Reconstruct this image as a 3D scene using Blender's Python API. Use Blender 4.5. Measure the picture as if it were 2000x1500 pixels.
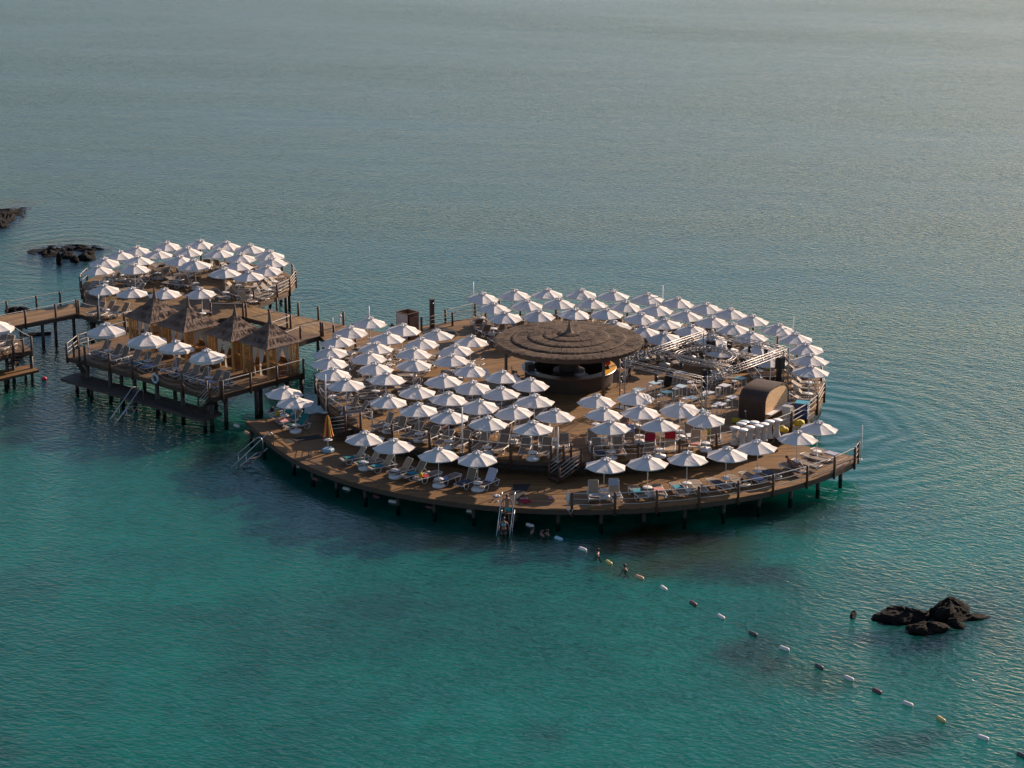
import bpy, bmesh, math, random
import numpy as np
from mathutils import Vector, Matrix

random.seed(7)
rng = np.random.default_rng(7)
S = bpy.context.scene
for o in list(bpy.data.objects):
    bpy.data.objects.remove(o)
COL = S.collection
R = math.radians
PI = math.pi

# ------------------------------------------------------------------ camera
FPX, PITCH, CAMZ = 4360.0, R(16.3), 45.1
cam_d = bpy.data.cameras.new('camera')
cam_d.sensor_width = 36.0
cam_d.lens = 36.0 * FPX / 2000.0
cam_d.clip_start = 1.0
cam_d.clip_end = 20000.0
cam = bpy.data.objects.new('camera', cam_d)
cam.location = (0, 0, CAMZ)
cam.rotation_euler = (PI / 2 - PITCH, 0, 0)
COL.objects.link(cam)
S.camera = cam

# ------------------------------------------------------------------ light
SUN_AZ, SUN_EL = R(44.0), R(23.5)          # azimuth clockwise from +Y
w = bpy.data.worlds.new('World')
S.world = w
w.use_nodes = True
nt = w.node_tree
nt.nodes.clear()
sky = nt.nodes.new('ShaderNodeTexSky')
sky.sky_type = 'NISHITA'
sky.sun_disc = False
sky.sun_elevation = SUN_EL
sky.sun_rotation = SUN_AZ
sky.air_density = 1.0
sky.dust_density = 1.0
sky.ozone_density = 1.5
bg = nt.nodes.new('ShaderNodeBackground')
bg.inputs['Strength'].default_value = 0.072
wo = nt.nodes.new('ShaderNodeOutputWorld')
tint = nt.nodes.new('ShaderNodeMix')          # white balance of the daylight
tint.data_type = 'RGBA'
tint.blend_type = 'MULTIPLY'
tint.inputs[0].default_value = 1.0
tint.inputs[7].default_value = (0.99, 0.967, 1.045, 1)
nt.links.new(sky.outputs[0], tint.inputs[6])
nt.links.new(tint.outputs[2], bg.inputs[0])
nt.links.new(bg.outputs[0], wo.inputs[0])
sun_d = bpy.data.lights.new('sun', 'SUN')
sun_d.energy = 5.0
sun_d.angle = R(0.6)
sun_d.color = (1.0, 0.78, 0.60)
sun = bpy.data.objects.new('sun', sun_d)
sdir = Vector((math.sin(SUN_AZ) * math.cos(SUN_EL), math.cos(SUN_AZ) * math.cos(SUN_EL), math.sin(SUN_EL)))
sun.rotation_euler = sdir.to_track_quat('Z', 'Y').to_euler()
sun.location = sdir * 400
COL.objects.link(sun)
S.view_settings.view_transform = 'Standard'
S.view_settings.look = 'None'
S.view_settings.exposure = 0.56
S.view_settings.gamma = 1.0
S.view_settings.use_curve_mapping = False
S.cycles.use_denoising = True
S.cycles.max_bounces = 6
S.cycles.diffuse_bounces = 3
S.cycles.glossy_bounces = 3
S.cycles.transparent_max_bounces = 12
S.cycles.caustics_reflective = False
S.cycles.caustics_refractive = False


def at(px, py, z=2.1):
    """Where the line of sight through photo pixel (px, py) meets height z."""
    u, v = (px - 1000) / FPX, (py - 750) / FPX
    dy = math.cos(PITCH) - v * math.sin(PITCH)
    dz = -math.sin(PITCH) - v * math.cos(PITCH)
    t = (z - CAMZ) / dz
    return (u * t, dy * t, z)


def px_of(x, y, z):
    z -= CAMZ
    d = y * math.cos(PITCH) - z * math.sin(PITCH)
    return 1000 + FPX * x / d, 750 - FPX * (y * math.sin(PITCH) + z * math.cos(PITCH)) / d


UP, LOW, SWIM = 2.1, 1.1, 0.75              # deck heights above the water
BED = -0.6
UC = (3.96, 147.45)                         # centre and radius of the round deck
UR = 17.35
LC = (4.13, 145.61)                         # the lower crescent
LR = 21.49
IC = (-26.17, 175.63)                       # the small round deck
IR = 8.6


# ------------------------------------------------------------------ materials
class N:
    def __init__(s, name):
        s.m = bpy.data.materials.new(name)
        s.m.use_nodes = True
        s.t = s.m.node_tree
        s.t.nodes.clear()
        s.out = s.t.nodes.new('ShaderNodeOutputMaterial')

    def n(s, typ, **kw):
        x = s.t.nodes.new('ShaderNode' + typ)
        for k, v in kw.items():
            if hasattr(x, k):
                setattr(x, k, v)
            else:
                x.inputs[k.replace('_', ' ')].default_value = v
        return x

    def l(s, a, b):
        s.t.links.new(a, b)

    def math(s, op, a, b=None, c=None):
        x = s.t.nodes.new('ShaderNodeMath')
        x.operation = op
        for i, q in enumerate((a, b, c)):
            if q is None:
                continue
            if isinstance(q, (int, float)):
                x.inputs[i].default_value = q
            else:
                s.l(q, x.inputs[i])
        return x.outputs[0]

    def mix(s, fac, a, b, blend='MIX'):
        x = s.t.nodes.new('ShaderNodeMix')
        x.data_type = 'RGBA'
        x.blend_type = blend
        for i, q in ((0, fac), (6, a), (7, b)):
            if isinstance(q, (int, float)):
                x.inputs[i].default_value = q
            elif isinstance(q, tuple):
                x.inputs[i].default_value = q if len(q) == 4 else (*q, 1)
            else:
                s.l(q, x.inputs[i])
        return x.outputs[2]


def mat(name, col, rough=0.6, var=0.12, scale=6.0, metallic=0.0, bump=0.0, stretch=(1, 1, 1), spec=0.5, transl=0.0):
    """Plain surface whose colour drifts a little with noise, per object and per place."""
    n = N(name)
    b = n.n('BsdfPrincipled')
    b.inputs['Roughness'].default_value = rough
    b.inputs['Metallic'].default_value = metallic
    b.inputs['Specular IOR Level'].default_value = spec
    tc = n.n('TexCoord')
    oi = n.n('ObjectInfo')
    mp = n.n('Mapping')
    mp.inputs['Scale'].default_value = stretch
    n.l(tc.outputs['Object'], mp.inputs[0])
    off = n.n('VectorMath', operation='ADD')
    n.l(mp.outputs[0], off.inputs[0])
    n.l(oi.outputs['Location'], off.inputs[1])
    nz = n.n('TexNoise', Scale=scale, Detail=3.0)
    n.l(off.outputs[0], nz.inputs['Vector'])
    f = n.math('MULTIPLY_ADD', nz.outputs[0], 2.0, -0.5)
    r = n.math('MULTIPLY_ADD', oi.outputs['Random'], 0.5, 0.0)
    k = n.math('ADD', n.math('MULTIPLY', f, 0.75), r)
    lo = tuple(c * (1 - var) for c in col)
    hi = tuple(min(1, c * (1 + var)) for c in col)
    n.l(n.mix(k, lo, hi), b.inputs['Base Color'])
    if bump:
        bp = n.n('Bump', Strength=1.0, Distance=bump)
        n.l(nz.outputs[0], bp.inputs['Height'])
        n.l(bp.outputs[0], b.inputs['Normal'])
    if transl:
        tr = n.n('BsdfTranslucent')
        tr.inputs[0].default_value = (*col, 1)
        ms = n.n('MixShader')
        ms.inputs[0].default_value = transl
        n.l(b.outputs[0], ms.inputs[1])
        n.l(tr.outputs[0], ms.inputs[2])
        n.l(ms.outputs[0], n.out.inputs[0])
    else:
        n.l(b.outputs[0], n.out.inputs[0])
    return n.m


def deck_mat(name, col, ang, pitch=0.145):
    """Weathered boards: narrow dark joints, each board its own tone, long grain, damp stains."""
    n = N(name)
    b = n.n('BsdfPrincipled')
    tc = n.n('TexCoord')
    mp = n.n('Mapping')
    mp.inputs['Rotation'].default_value = (0, 0, ang)
    n.l(tc.outputs['Object'], mp.inputs[0])
    sp = n.n('SeparateXYZ')
    n.l(mp.outputs[0], sp.inputs[0])
    u = n.math('DIVIDE', sp.outputs[1], pitch)
    idx = n.math('FLOOR', u)
    fr = n.math('FRACT', u)
    seg = n.math('FLOOR', n.math('ADD', n.math('DIVIDE', sp.outputs[0], 2.4), n.math('MULTIPLY', idx, 0.37)))
    cv = n.n('CombineXYZ')
    n.l(idx, cv.inputs[0])
    n.l(seg, cv.inputs[1])
    wn = n.n('TexWhiteNoise', noise_dimensions='2D')
    n.l(cv.outputs[0], wn.inputs['Vector'])
    gap = n.math('LESS_THAN', n.math('ABSOLUTE', n.math('SUBTRACT', fr, 0.5)), 0.44)
    big = n.n('TexNoise', Scale=0.35, Detail=4.0)
    n.l(tc.outputs['Object'], big.inputs['Vector'])
    gm = n.n('Mapping')
    gm.inputs['Scale'].default_value = (0.6, 14, 1)
    n.l(mp.outputs[0], gm.inputs[0])
    gr = n.n('TexNoise', Scale=1.6, Detail=3.0)
    n.l(gm.outputs[0], gr.inputs['Vector'])
    c0 = n.mix(wn.outputs[0], tuple(c * .5 for c in col), tuple(c * 1.45 for c in col))
    c1 = n.mix(n.math('MULTIPLY_ADD', big.outputs[0], 1.6, -0.45), c0, (col[0] * .62, col[1] * .66, col[2] * .75))
    c2 = n.mix(n.math('MULTIPLY', gr.outputs[0], 0.5), c1, tuple(c * .55 for c in col))
    c3 = n.mix(gap, tuple(c * .22 for c in col), c2)
    n.l(c3, b.inputs['Base Color'])
    b.inputs['Roughness'].default_value = 0.62
    b.inputs['Specular IOR Level'].default_value = 0.35
    bp = n.n('Bump', Strength=0.6, Distance=0.012)
    n.l(n.math('ADD', gap, n.math('MULTIPLY', gr.outputs[0], .4)), bp.inputs['Height'])
    n.l(bp.outputs[0], b.inputs['Normal'])
    n.l(b.outputs[0], n.out.inputs[0])
    return n.m


def thatch_mat(name, dark, light):
    """Reeds fanning out from the peak: fine streaks by bearing, tone by reed and by patch."""
    n = N(name)
    b = n.n('BsdfPrincipled')
    tc = n.n('TexCoord')
    sp = n.n('SeparateXYZ')
    n.l(tc.outputs['Object'], sp.inputs[0])
    a = n.math('ARCTAN2', sp.outputs[1], sp.outputs[0])
    rad = n.math('SQRT', n.math('ADD', n.math('MULTIPLY', sp.outputs[0], sp.outputs[0]), n.math('MULTIPLY', sp.outputs[1], sp.outputs[1])))
    cv = n.n('CombineXYZ')
    n.l(n.math('MULTIPLY', a, 26.0), cv.inputs[0])
    n.l(n.math('MULTIPLY', rad, 1.1), cv.inputs[1])
    n.l(sp.outputs[2], cv.inputs[2])
    nz = n.n('TexNoise', Scale=1.0, Detail=4.0, Roughness=0.7)
    n.l(cv.outputs[0], nz.inputs['Vector'])
    bg_ = n.n('TexNoise', Scale=0.9, Detail=3.0)
    n.l(tc.outputs['Object'], bg_.inputs['Vector'])
    f = n.math('MULTIPLY_ADD', nz.outputs[0], 2.4, -0.75)
    k = n.math('ADD', n.math('MULTIPLY', f, .7), n.math('MULTIPLY_ADD', bg_.outputs[0], 1.2, -0.42))
    cl = n.n('Clamp')
    n.l(k, cl.inputs[0])
    n.l(n.mix(cl.outputs[0], dark, light), b.inputs['Base Color'])
    b.inputs['Roughness'].default_value = 0.85
    b.inputs['Specular IOR Level'].default_value = 0.2
    bp = n.n('Bump', Strength=1.0, Distance=0.022)
    n.l(nz.outputs[0], bp.inputs['Height'])
    n.l(bp.outputs[0], b.inputs['Normal'])
    n.l(b.outputs[0], n.out.inputs[0])
    return n.m


def water_mat():
    n = N('sea_surface')
    tc = n.n('TexCoord')

    def layer(rot, sc, scale, detail, rough=0.5, dist=0.0):
        mp = n.n('Mapping')
        mp.vector_type = 'TEXTURE'
        mp.inputs['Rotation'].default_value = (0, 0, rot)
        mp.inputs['Scale'].default_value = sc
        n.l(tc.outputs['Object'], mp.inputs[0])
        z = n.n('TexNoise', Scale=scale, Detail=detail, Roughness=rough, Distortion=dist)
        n.l(mp.outputs[0], z.inputs['Vector'])
        return z.outputs[0]
    swell = layer(R(-8), (2.0, 1.0, 1), 0.22, 1.0)
    chop = layer(R(-34), (1.9, 1.0, 1), 2.9, 2.0, 0.55, 0.5)
    chop2 = layer(R(6), (1.9, 1.0, 1), 4.6, 2.0, 0.5, 0.4)
    rip = layer(R(-20), (1.3, 1.0, 1), 8.0, 2.0, 0.6, 0.3)
    gust = layer(R(-10), (4.0, 1.0, 1), 0.045, 3.0)
    # calmer water in the lee of the decks
    sp = n.n('SeparateXYZ')
    n.l(tc.outputs['Object'], sp.inputs[0])
    dx = n.math('SUBTRACT', sp.outputs[0], 3.0)
    dy = n.math('SUBTRACT', sp.outputs[1], 144.0)
    rr = n.math('SQRT', n.math('ADD', n.math('MULTIPLY', dx, dx), n.math('MULTIPLY', dy, dy)))
    mr = n.n('MapRange', interpolation_type='SMOOTHSTEP')
    mr.inputs['From Min'].default_value = 19.0
    mr.inputs['From Max'].default_value = 30.0
    mr.inputs['To Min'].default_value = 0.22
    mr.inputs['To Max'].default_value = 1.0
    n.l(rr, mr.inputs['Value'])
    g = n.math('MULTIPLY', n.math('MULTIPLY_ADD', gust, 1.7, 0.15), mr.outputs[0])
    h = n.math('MULTIPLY', swell, 0.07)
    h = n.math('MULTIPLY_ADD', n.math('MULTIPLY', chop, g), 0.115, h)
    h = n.math('MULTIPLY_ADD', n.math('MULTIPLY', chop2, g), 0.046, h)
    h = n.math('MULTIPLY_ADD', n.math('MULTIPLY', rip, g), 0.008, h)
    # rings running out from the right end of the deck and from the far reef
    for (cx, cy), lam, r0, r1, amp in ((at(1560, 830, 0)[:2], 1.9, 3.0, 38.0, .022), (at(130, 497, 0)[:2], 1.8, 1.5, 26.0, .022), (at(600, 575, 0)[:2], 1.2, 1.0, 9.0, .02)):
        ex = n.math('SUBTRACT', sp.outputs[0], cx)
        ey = n.math('SUBTRACT', sp.outputs[1], cy)
        dd = n.math('SQRT', n.math('ADD', n.math('MULTIPLY', ex, ex), n.math('MULTIPLY', ey, ey)))
        mw = n.n('MapRange', interpolation_type='SMOOTHSTEP')
        mw.inputs['From Min'].default_value = r0
        mw.inputs['From Max'].default_value = r1
        mw.inputs['To Min'].default_value = amp
        mw.inputs['To Max'].default_value = 0.0
        n.l(dd, mw.inputs['Value'])
        wv = n.math('SINE', n.math('MULTIPLY_ADD', swell, 14.0, n.math('MULTIPLY', dd, 2 * PI / lam)))
        h = n.math('ADD', h, n.math('MULTIPLY', wv, n.math('MULTIPLY', mw.outputs[0], n.math('MULTIPLY', gust, 1.6))))
    bp = n.n('Bump', Strength=1.0, Distance=1.0)
    n.l(h, bp.inputs['Height'])
    fr = n.n('Fresnel', IOR=1.333)
    n.l(bp.outputs[0], fr.inputs['Normal'])
    gl = n.n('BsdfGlossy', Roughness=0.12)
    gl.inputs['Color'].default_value = (0.85, 0.93, 1.0, 1)
    n.l(bp.outputs[0], gl.inputs['Normal'])
    tr = n.n('BsdfTransparent')
    tr.inputs[0].default_value = (0.16, 0.41, 0.385, 1)
    ms = n.n('MixShader')
    geo = n.n('NewGeometry')
    # from below the refracted path meets the surface steeply, so most light passes
    below = n.math('MULTIPLY', geo.outputs['Backfacing'], 0.12)
    above = n.math('MULTIPLY', fr.outputs[0], n.math('SUBTRACT', 1.0, geo.outputs['Backfacing']))
    n.l(n.math('ADD', below, above), ms.inputs[0])
    n.l(tr.outputs[0], ms.inputs[1])
    n.l(gl.outputs[0], ms.inputs[2])
    n.l(ms.outputs[0], n.out.inputs[0])
    return n.m


def bed_mat():
    n = N('seabed_sand_and_weed')
    b = n.n('BsdfPrincipled')
    at_ = n.n('Attribute', attribute_name='bedcol')
    tc = n.n('TexCoord')
    nz = n.n('TexNoise', Scale=0.55, Detail=5.0, Roughness=0.65, Distortion=0.8)
    n.l(tc.outputs['Object'], nz.inputs['Vector'])
    v = n.math('MULTIPLY_ADD', nz.outputs[0], 1.1, 0.45)
    mx = n.n('VectorMath', operation='SCALE')
    n.l(at_.outputs['Vector'], mx.inputs[0])
    n.l(v, mx.inputs['Scale'])
    n.l(mx.outputs[0], b.inputs['Base Color'])
    b.inputs['Specular IOR Level'].default_value = 0.0
    b.inputs['Roughness'].default_value = 1.0
    # the turbid water over the bottom spreads light sideways
    b.inputs['Subsurface Weight'].default_value = 0.72
    b.inputs['Subsurface Radius'].default_value = (14.0, 20.0, 20.0)
    b.inputs['Subsurface Scale'].default_value = 1.0
    n.l(b.outputs[0], n.out.inputs[0])
    return n.m


def rock_mat():
    n = N('wet_black_rock')
    b = n.n('BsdfPrincipled')
    tc = n.n('TexCoord')
    nz = n.n('TexNoise', Scale=2.2, Detail=8.0, Roughness=0.7)
    n.l(tc.outputs['Object'], nz.inputs['Vector'])
    n.l(n.mix(n.math('MULTIPLY_ADD', nz.outputs[0], 2.2, -0.7), (.006, .0055, .005), (.020, .016, .013)), b.inputs['Base Color'])
    b.inputs['Roughness'].default_value = 0.85
    b.inputs['Specular IOR Level'].default_value = 0.15
    bp = n.n('Bump', Strength=1.0, Distance=0.25)
    n.l(nz.outputs[0], bp.inputs['Height'])
    n.l(bp.outputs[0], b.inputs['Normal'])
    n.l(b.outputs[0], n.out.inputs[0])
    return n.m


M = dict(
    canvas=mat('white_parasol_canvas', (.71, .665, .615), .8, .08, 2.5, bump=.012, transl=.05, spec=.2),
    pole=mat('white_painted_pole', (.72, .71, .70), .4, .06),
    resin=mat('white_resin', (.70, .68, .65), .45, .06),
    sling=mat('grey_brown_sling', (.215, .165, .125), .75, .25, 5),
    tan=mat('tan_sling', (.40, .285, .185), .75, .18, 5),
    deck=deck_mat('round_deck_boards', (.270, .146, .050), R(-28)),
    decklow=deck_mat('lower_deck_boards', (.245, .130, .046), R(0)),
    deckisl=deck_mat('small_deck_boards', (.235, .142, .060), R(35)),
    deckcab=deck_mat('cabana_deck_boards', (.205, .116, .050), R(-43)),
    deckbr=deck_mat('bridge_boards', (.31, .190, .082), R(53)),
    deckwalk=deck_mat('walkway_boards', (.29, .175, .078), R(-42)),
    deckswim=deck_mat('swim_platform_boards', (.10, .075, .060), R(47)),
    beam=mat('dark_stained_beam', (.065, .040, .028), .7, .3, 3, bump=.02),
    post=mat('reddish_stained_post', (.085, .042, .025), .65, .3, 4, bump=.015),
    pile=mat('wet_dark_pile', (.035, .027, .022), .6, .3, 3, bump=.02),
    rope=mat('pale_rope', (.50, .47, .43), .8, .12, 20),
    ropedark=mat('weathered_rope', (.25, .21, .18), .8, .2, 20),
    honey=mat('honey_varnished_timber', (.56, .31, .11), .5, .22, 3, stretch=(3, 3, .6), bump=.01),
    honeydk=mat('brown_varnished_boards', (.25, .125, .045), .5, .22, 3, stretch=(4, 4, .6), bump=.01),
    curtain=mat('off_white_curtain', (.62, .57, .50), .85, .06, 3, transl=.25),
    thatch=thatch_mat('grey_brown_reed_thatch', (.07, .048, .040), (.30, .21, .155)),
    thatchbar=thatch_mat('weathered_straw_thatch', (.022, .015, .011), (.165, .112, .076)),
    straw=mat('loose_straw', (.12, .082, .055), .85, .35, 3),
    steel=mat('stainless_steel_tube', (.55, .56, .57), .3, .06, metallic=.85),
    alu=mat('aluminium_truss', (.34, .32, .31), .42, .08, metallic=.6),
    black=mat('black_plastic', (.014, .014, .015), .5, .3),
    rubber=mat('black_rubber_mat', (.013, .014, .015), .8, .3, 8),
    net=mat('dark_netting', (.10, .09, .07), .85, .2),
    white=mat('white_laminate', (.68, .68, .68), .4, .05),
    bluewhite=mat('pale_blue_table_top', (.42, .52, .55), .3, .12),
    tealtop=mat('teal_table_top', (.10, .30, .30), .3, .12),
    lycra=mat('white_stretch_cover', (.52, .50, .48), .75, .05, 2),
    tealcloth=mat('teal_towel', (.010, .17, .17), .9, .12, 9),
    redcloth=mat('red_towel', (.42, .010, .018), .9, .12, 9),
    crimson=mat('crimson_towel', (.30, .008, .035), .9, .12, 9),
    bluecloth=mat('blue_towel', (.28, .36, .62), .9, .12, 9),
    cyan=mat('turquoise_cloth', (.03, .27, .36), .9, .12, 9),
    navycloth=mat('dark_blue_towel', (.06, .08, .13), .9, .2, 9),
    pinkcloth=mat('pink_towel', (.55, .26, .25), .9, .2, 9),
    printed=mat('blue_and_white_print_towel', (.32, .35, .44), .9, .75, 30),
    yellow=mat('yellow_plastic', (.50, .36, .015), .6, .15),
    lime=mat('yellow_green_panel', (.34, .33, .02), .6, .12),
    orange=mat('orange_cushion', (.50, .20, .035), .85, .15),
    redyellow_r=mat('red_canvas', (.38, .018, .020), .8, .12),
    redyellow_y=mat('yellow_canvas', (.62, .36, .05), .8, .12),
    bluebase=mat('pale_blue_base', (.30, .45, .56), .6, .1),
    grey=mat('grey_sheet_metal', (.40, .39, .37), .5, .06),
    navy=mat('navy_blue_tank', (.012, .03, .12), .35, .15),
    barrelskin=mat('dark_brown_shingle', (.060, .032, .021), .7, .2, 5, stretch=(.5, .5, 8), bump=.02),
    pine=mat('pale_pine_slat', (.72, .47, .25), .6, .18, 2.5, stretch=(.6, .6, 5)),
    barwood=mat('dark_bar_front', (.042, .027, .020), .6, .25, 3, stretch=(4, 4, .5)),
    bartop=mat('brown_bar_top', (.17, .095, .065), .35, .2, 4),
    bartop_sunlit=mat('sunlit_bar_top', (.72, .36, .02), .35, .08, 4),  # sunlight on the counter put into the colour
    bartop_sheen=mat('sky_sheen_bar_top', (.42, .44, .46), .3, .08, 4),  # sky reflection on the counter put into the colour
    red=mat('red_gloss', (.45, .015, .02), .25, .08),
    buoyw=mat('white_buoy', (.70, .66, .62), .5, .08),
    buoyb=mat('faded_blue_white_buoy', (.38, .58, .68), .5, .08),
    buoyr=mat('dark_red_buoy', (.14, .05, .06), .5, .15),
    buoyd=mat('dark_grey_buoy', (.08, .075, .085), .5, .15),
    buoyy=mat('yellow_buoy', (.60, .46, .16), .5, .1),
    buoyo=mat('orange_and_white_buoy', (.58, .33, .20), .5, .25, 8),
    pinkred=mat('pink_red_float', (.60, .02, .07), .4, .08),
    skin=mat('light_skin', (.36, .185, .125), .55, .08, 8),
    skin2=mat('tanned_skin', (.30, .150, .100), .55, .08, 8),
    hair=mat('dark_hair', (.020, .013, .010), .6, .3, 20),
    hairbr=mat('brown_hair', (.06, .033, .020), .6, .3, 20),
    shorts=mat('turquoise_swim_shorts', (.012, .36, .34), .8, .08),
    bikini=mat('light_blue_bikini', (.16, .50, .62), .8, .08),
    bikinidk=mat('dark_bikini', (.02, .012, .03), .8, .1),
    tile=mat('shower_panel_grey', (.42, .41, .42), .5, .05),
    showerwood=mat('reddish_shower_boards', (.13, .065, .042), .6, .2, 3, stretch=(5, 5, .5)),
    rock=rock_mat(), water=water_mat(), bed=bed_mat(),
)


# ------------------------------------------------------------------ mesh helpers
class MB:
    def __init__(s):
        s.v, s.f, s.sm = [], [], []

    def add(s, vs, fs, smooth=False):
        o = len(s.v)
        s.v += [tuple(p) for p in vs]
        s.f += [tuple(i + o for i in f) for f in fs]
        s.sm += [smooth] * len(fs)
        return s

    def box(s, c, d, rz=0.0, mtx=None):
        x, y, z = d[0] / 2, d[1] / 2, d[2] / 2
        m = mtx if mtx is not None else Matrix.Rotation(rz, 3, 'Z')
        vs = [Vector(c) + m @ Vector((a * x, b * y, e * z)) for e in (-1, 1) for b in (-1, 1) for a in (-1, 1)]
        return s.add(vs, [(0, 2, 3, 1), (4, 5, 7, 6), (0, 1, 5, 4), (2, 6, 7, 3), (0, 4, 6, 2), (1, 3, 7, 5)])

    def tube(s, pts, r, n=6, closed=False, smooth=True, r1=None):
        P = [Vector(p) for p in pts]
        k = len(P)
        vs = []
        for i, p in enumerate(P):
            if closed:
                t = (P[(i + 1) % k] - P[i - 1]).normalized()
            else:
                t = (P[min(i + 1, k - 1)] - P[max(i - 1, 0)]).normalized()
            a = Vector((0, 0, 1)) if abs(t.z) < 0.9 else Vector((1, 0, 0))
            u = t.cross(a).normalized()
            v = u.cross(t)
            rr = r if r1 is None else r + (r1 - r) * i / max(1, k - 1)
            vs += [p + (u * math.cos(2 * PI * j / n) + v * math.sin(2 * PI * j / n)) * rr for j in range(n)]
        fs = []
        for i in range(k if closed else k - 1):
            a, b = i * n, ((i + 1) % k) * n
            for j in range(n):
                fs.append((a + j, a + (j + 1) % n, b + (j + 1) % n, b + j))
        if not closed:
            fs.append(tuple(reversed(range(n))))
            fs.append(tuple((k - 1) * n + j for j in range(n)))
        return s.add(vs, fs, smooth)

    def lathe(s, prof, n=24, c=(0, 0, 0), a0=0.0, a1=2 * PI, smooth=True, jit=None):
        full = abs(a1 - a0 - 2 * PI) < 1e-6
        m = n if full else n + 1
        vs = []
        for k, (r, z) in enumerate(prof):
            for j in range(m):
                a = a0 + (a1 - a0) * j / n
                dr = dz = 0
                if jit and jit[k]:
                    dr, dz = random.uniform(-jit[k], jit[k]), random.uniform(-jit[k], jit[k]) * .4
                vs.append((c[0] + (r + dr) * math.cos(a), c[1] + (r + dr) * math.sin(a), c[2] + z + dz))
        fs = []
        for k in range(len(prof) - 1):
            for j in range(n):
                q = (j + 1) % m if full else j + 1
                fs.append((k * m + j, k * m + q, (k + 1) * m + q, (k + 1) * m + j))
        return s.add(vs, fs, smooth)

    def disc(s, c, r, n=16, h=0.03):
        return s.lathe([(0.001, 0), (r, 0), (r, h), (0.001, h)], n, c, smooth=False)

    def prism(s, poly, z0, z1):
        n = len(poly)
        area = sum(poly[i][0] * poly[(i + 1) % n][1] - poly[(i + 1) % n][0] * poly[i][1] for i in range(n))
        if area < 0:
            poly = poly[::-1]
        vs = [(p[0], p[1], z0) for p in poly] + [(p[0], p[1], z1) for p in poly]
        fs = [tuple(range(n - 1, -1, -1)), tuple(range(n, 2 * n))]
        fs += [(i, (i + 1) % n, n + (i + 1) % n, n + i) for i in range(n)]
        return s.add(vs, fs)

    def ell(s, c, d, nu=10, nv=7):
        pr = []
        for i in range(nv + 1):
            t = -PI / 2 + PI * i / nv
            pr.append((max(1e-4, math.cos(t)), math.sin(t)))
        o = len(s.v)
        s.lathe(pr, nu)
        for i in range(o, len(s.v)):
            x, y, z = s.v[i]
            s.v[i] = (c[0] + x * d[0] / 2, c[1] + y * d[1] / 2, c[2] + z * d[2] / 2)
        return s

    def mesh(s, name, m):
        me = bpy.data.meshes.new(name)
        me.from_pydata(s.v, [], s.f)
        me.polygons.foreach_set('use_smooth', s.sm)
        me.materials.append(M[m] if isinstance(m, str) else m)
        me.update()
        if m not in ('water',):
            bm = bmesh.new()
            bm.from_mesh(me)
            bmesh.ops.recalc_face_normals(bm, faces=bm.faces)
            bm.to_mesh(me)
            bm.free()
        return me


def ob(name, me, parent=None, loc=(0, 0, 0), rz=0.0):
    o = bpy.data.objects.new(name, me)
    o.location = loc
    o.rotation_euler = (0, 0, rz)
    o.parent = parent
    COL.objects.link(o)
    return o


def part(parent, name, mb, m, loc=(0, 0, 0), rz=0.0, label=None, kind=None):
    o = ob(name, mb.mesh(name, m), parent, loc, rz)
    if label:
        o['label'] = label
    if kind:
        o['kind'] = kind
    return o


def tag(o, label, cat, group=None, kind=None):
    o['label'] = label
    if cat:
        o['category'] = cat
    if group:
        o['group'] = group
    if kind:
        o['kind'] = kind
    return o


def thing(name, label, cat, loc=(0, 0, 0), rz=0.0, group=None):
    o = bpy.data.objects.new(name, None)
    o.empty_display_size = 0.2
    o.location = loc
    o.rotation_euler = (0, 0, rz)
    COL.objects.link(o)
    return tag(o, label, cat, group)


def single(name, mb, m, label, cat, loc=(0, 0, 0), rz=0.0, group=None):
    return tag(ob(name, mb.mesh(name, m), None, loc, rz), label, cat, group)


ORD = ['first', 'second', 'third', 'fourth', 'fifth', 'sixth', 'seventh', 'eighth', 'ninth', 'tenth', 'eleventh',
       'twelfth', 'thirteenth', 'fourteenth', 'fifteenth', 'sixteenth', 'seventeenth', 'eighteenth']


# ------------------------------------------------------------------ sea and seabed
def structure(name, me):
    o = ob(name, me)
    o['kind'] = 'structure'
    return o


b = MB()
b.add([(-6000, -300, 0), (6000, -300, 0), (6000, 9000, 0), (-6000, 9000, 0)], [(0, 1, 2, 3)])
structure('sea', b.mesh('sea', 'water'))


def vnoise(X, Y, cell, seed):
    g = np.random.default_rng(seed).random((256, 256))
    x, y = X / cell + 80, Y / cell + 20
    i, j = np.floor(x).astype(int), np.floor(y).astype(int)
    fx, fy = x - i, y - j
    fx, fy = fx * fx * (3 - 2 * fx), fy * fy * (3 - 2 * fy)
    G = lambda a, c: g[a % 256, c % 256]
    return (G(i, j) * (1 - fx) + G(i + 1, j) * fx) * (1 - fy) + (G(i, j + 1) * (1 - fx) + G(i + 1, j + 1) * fx) * fy


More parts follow.
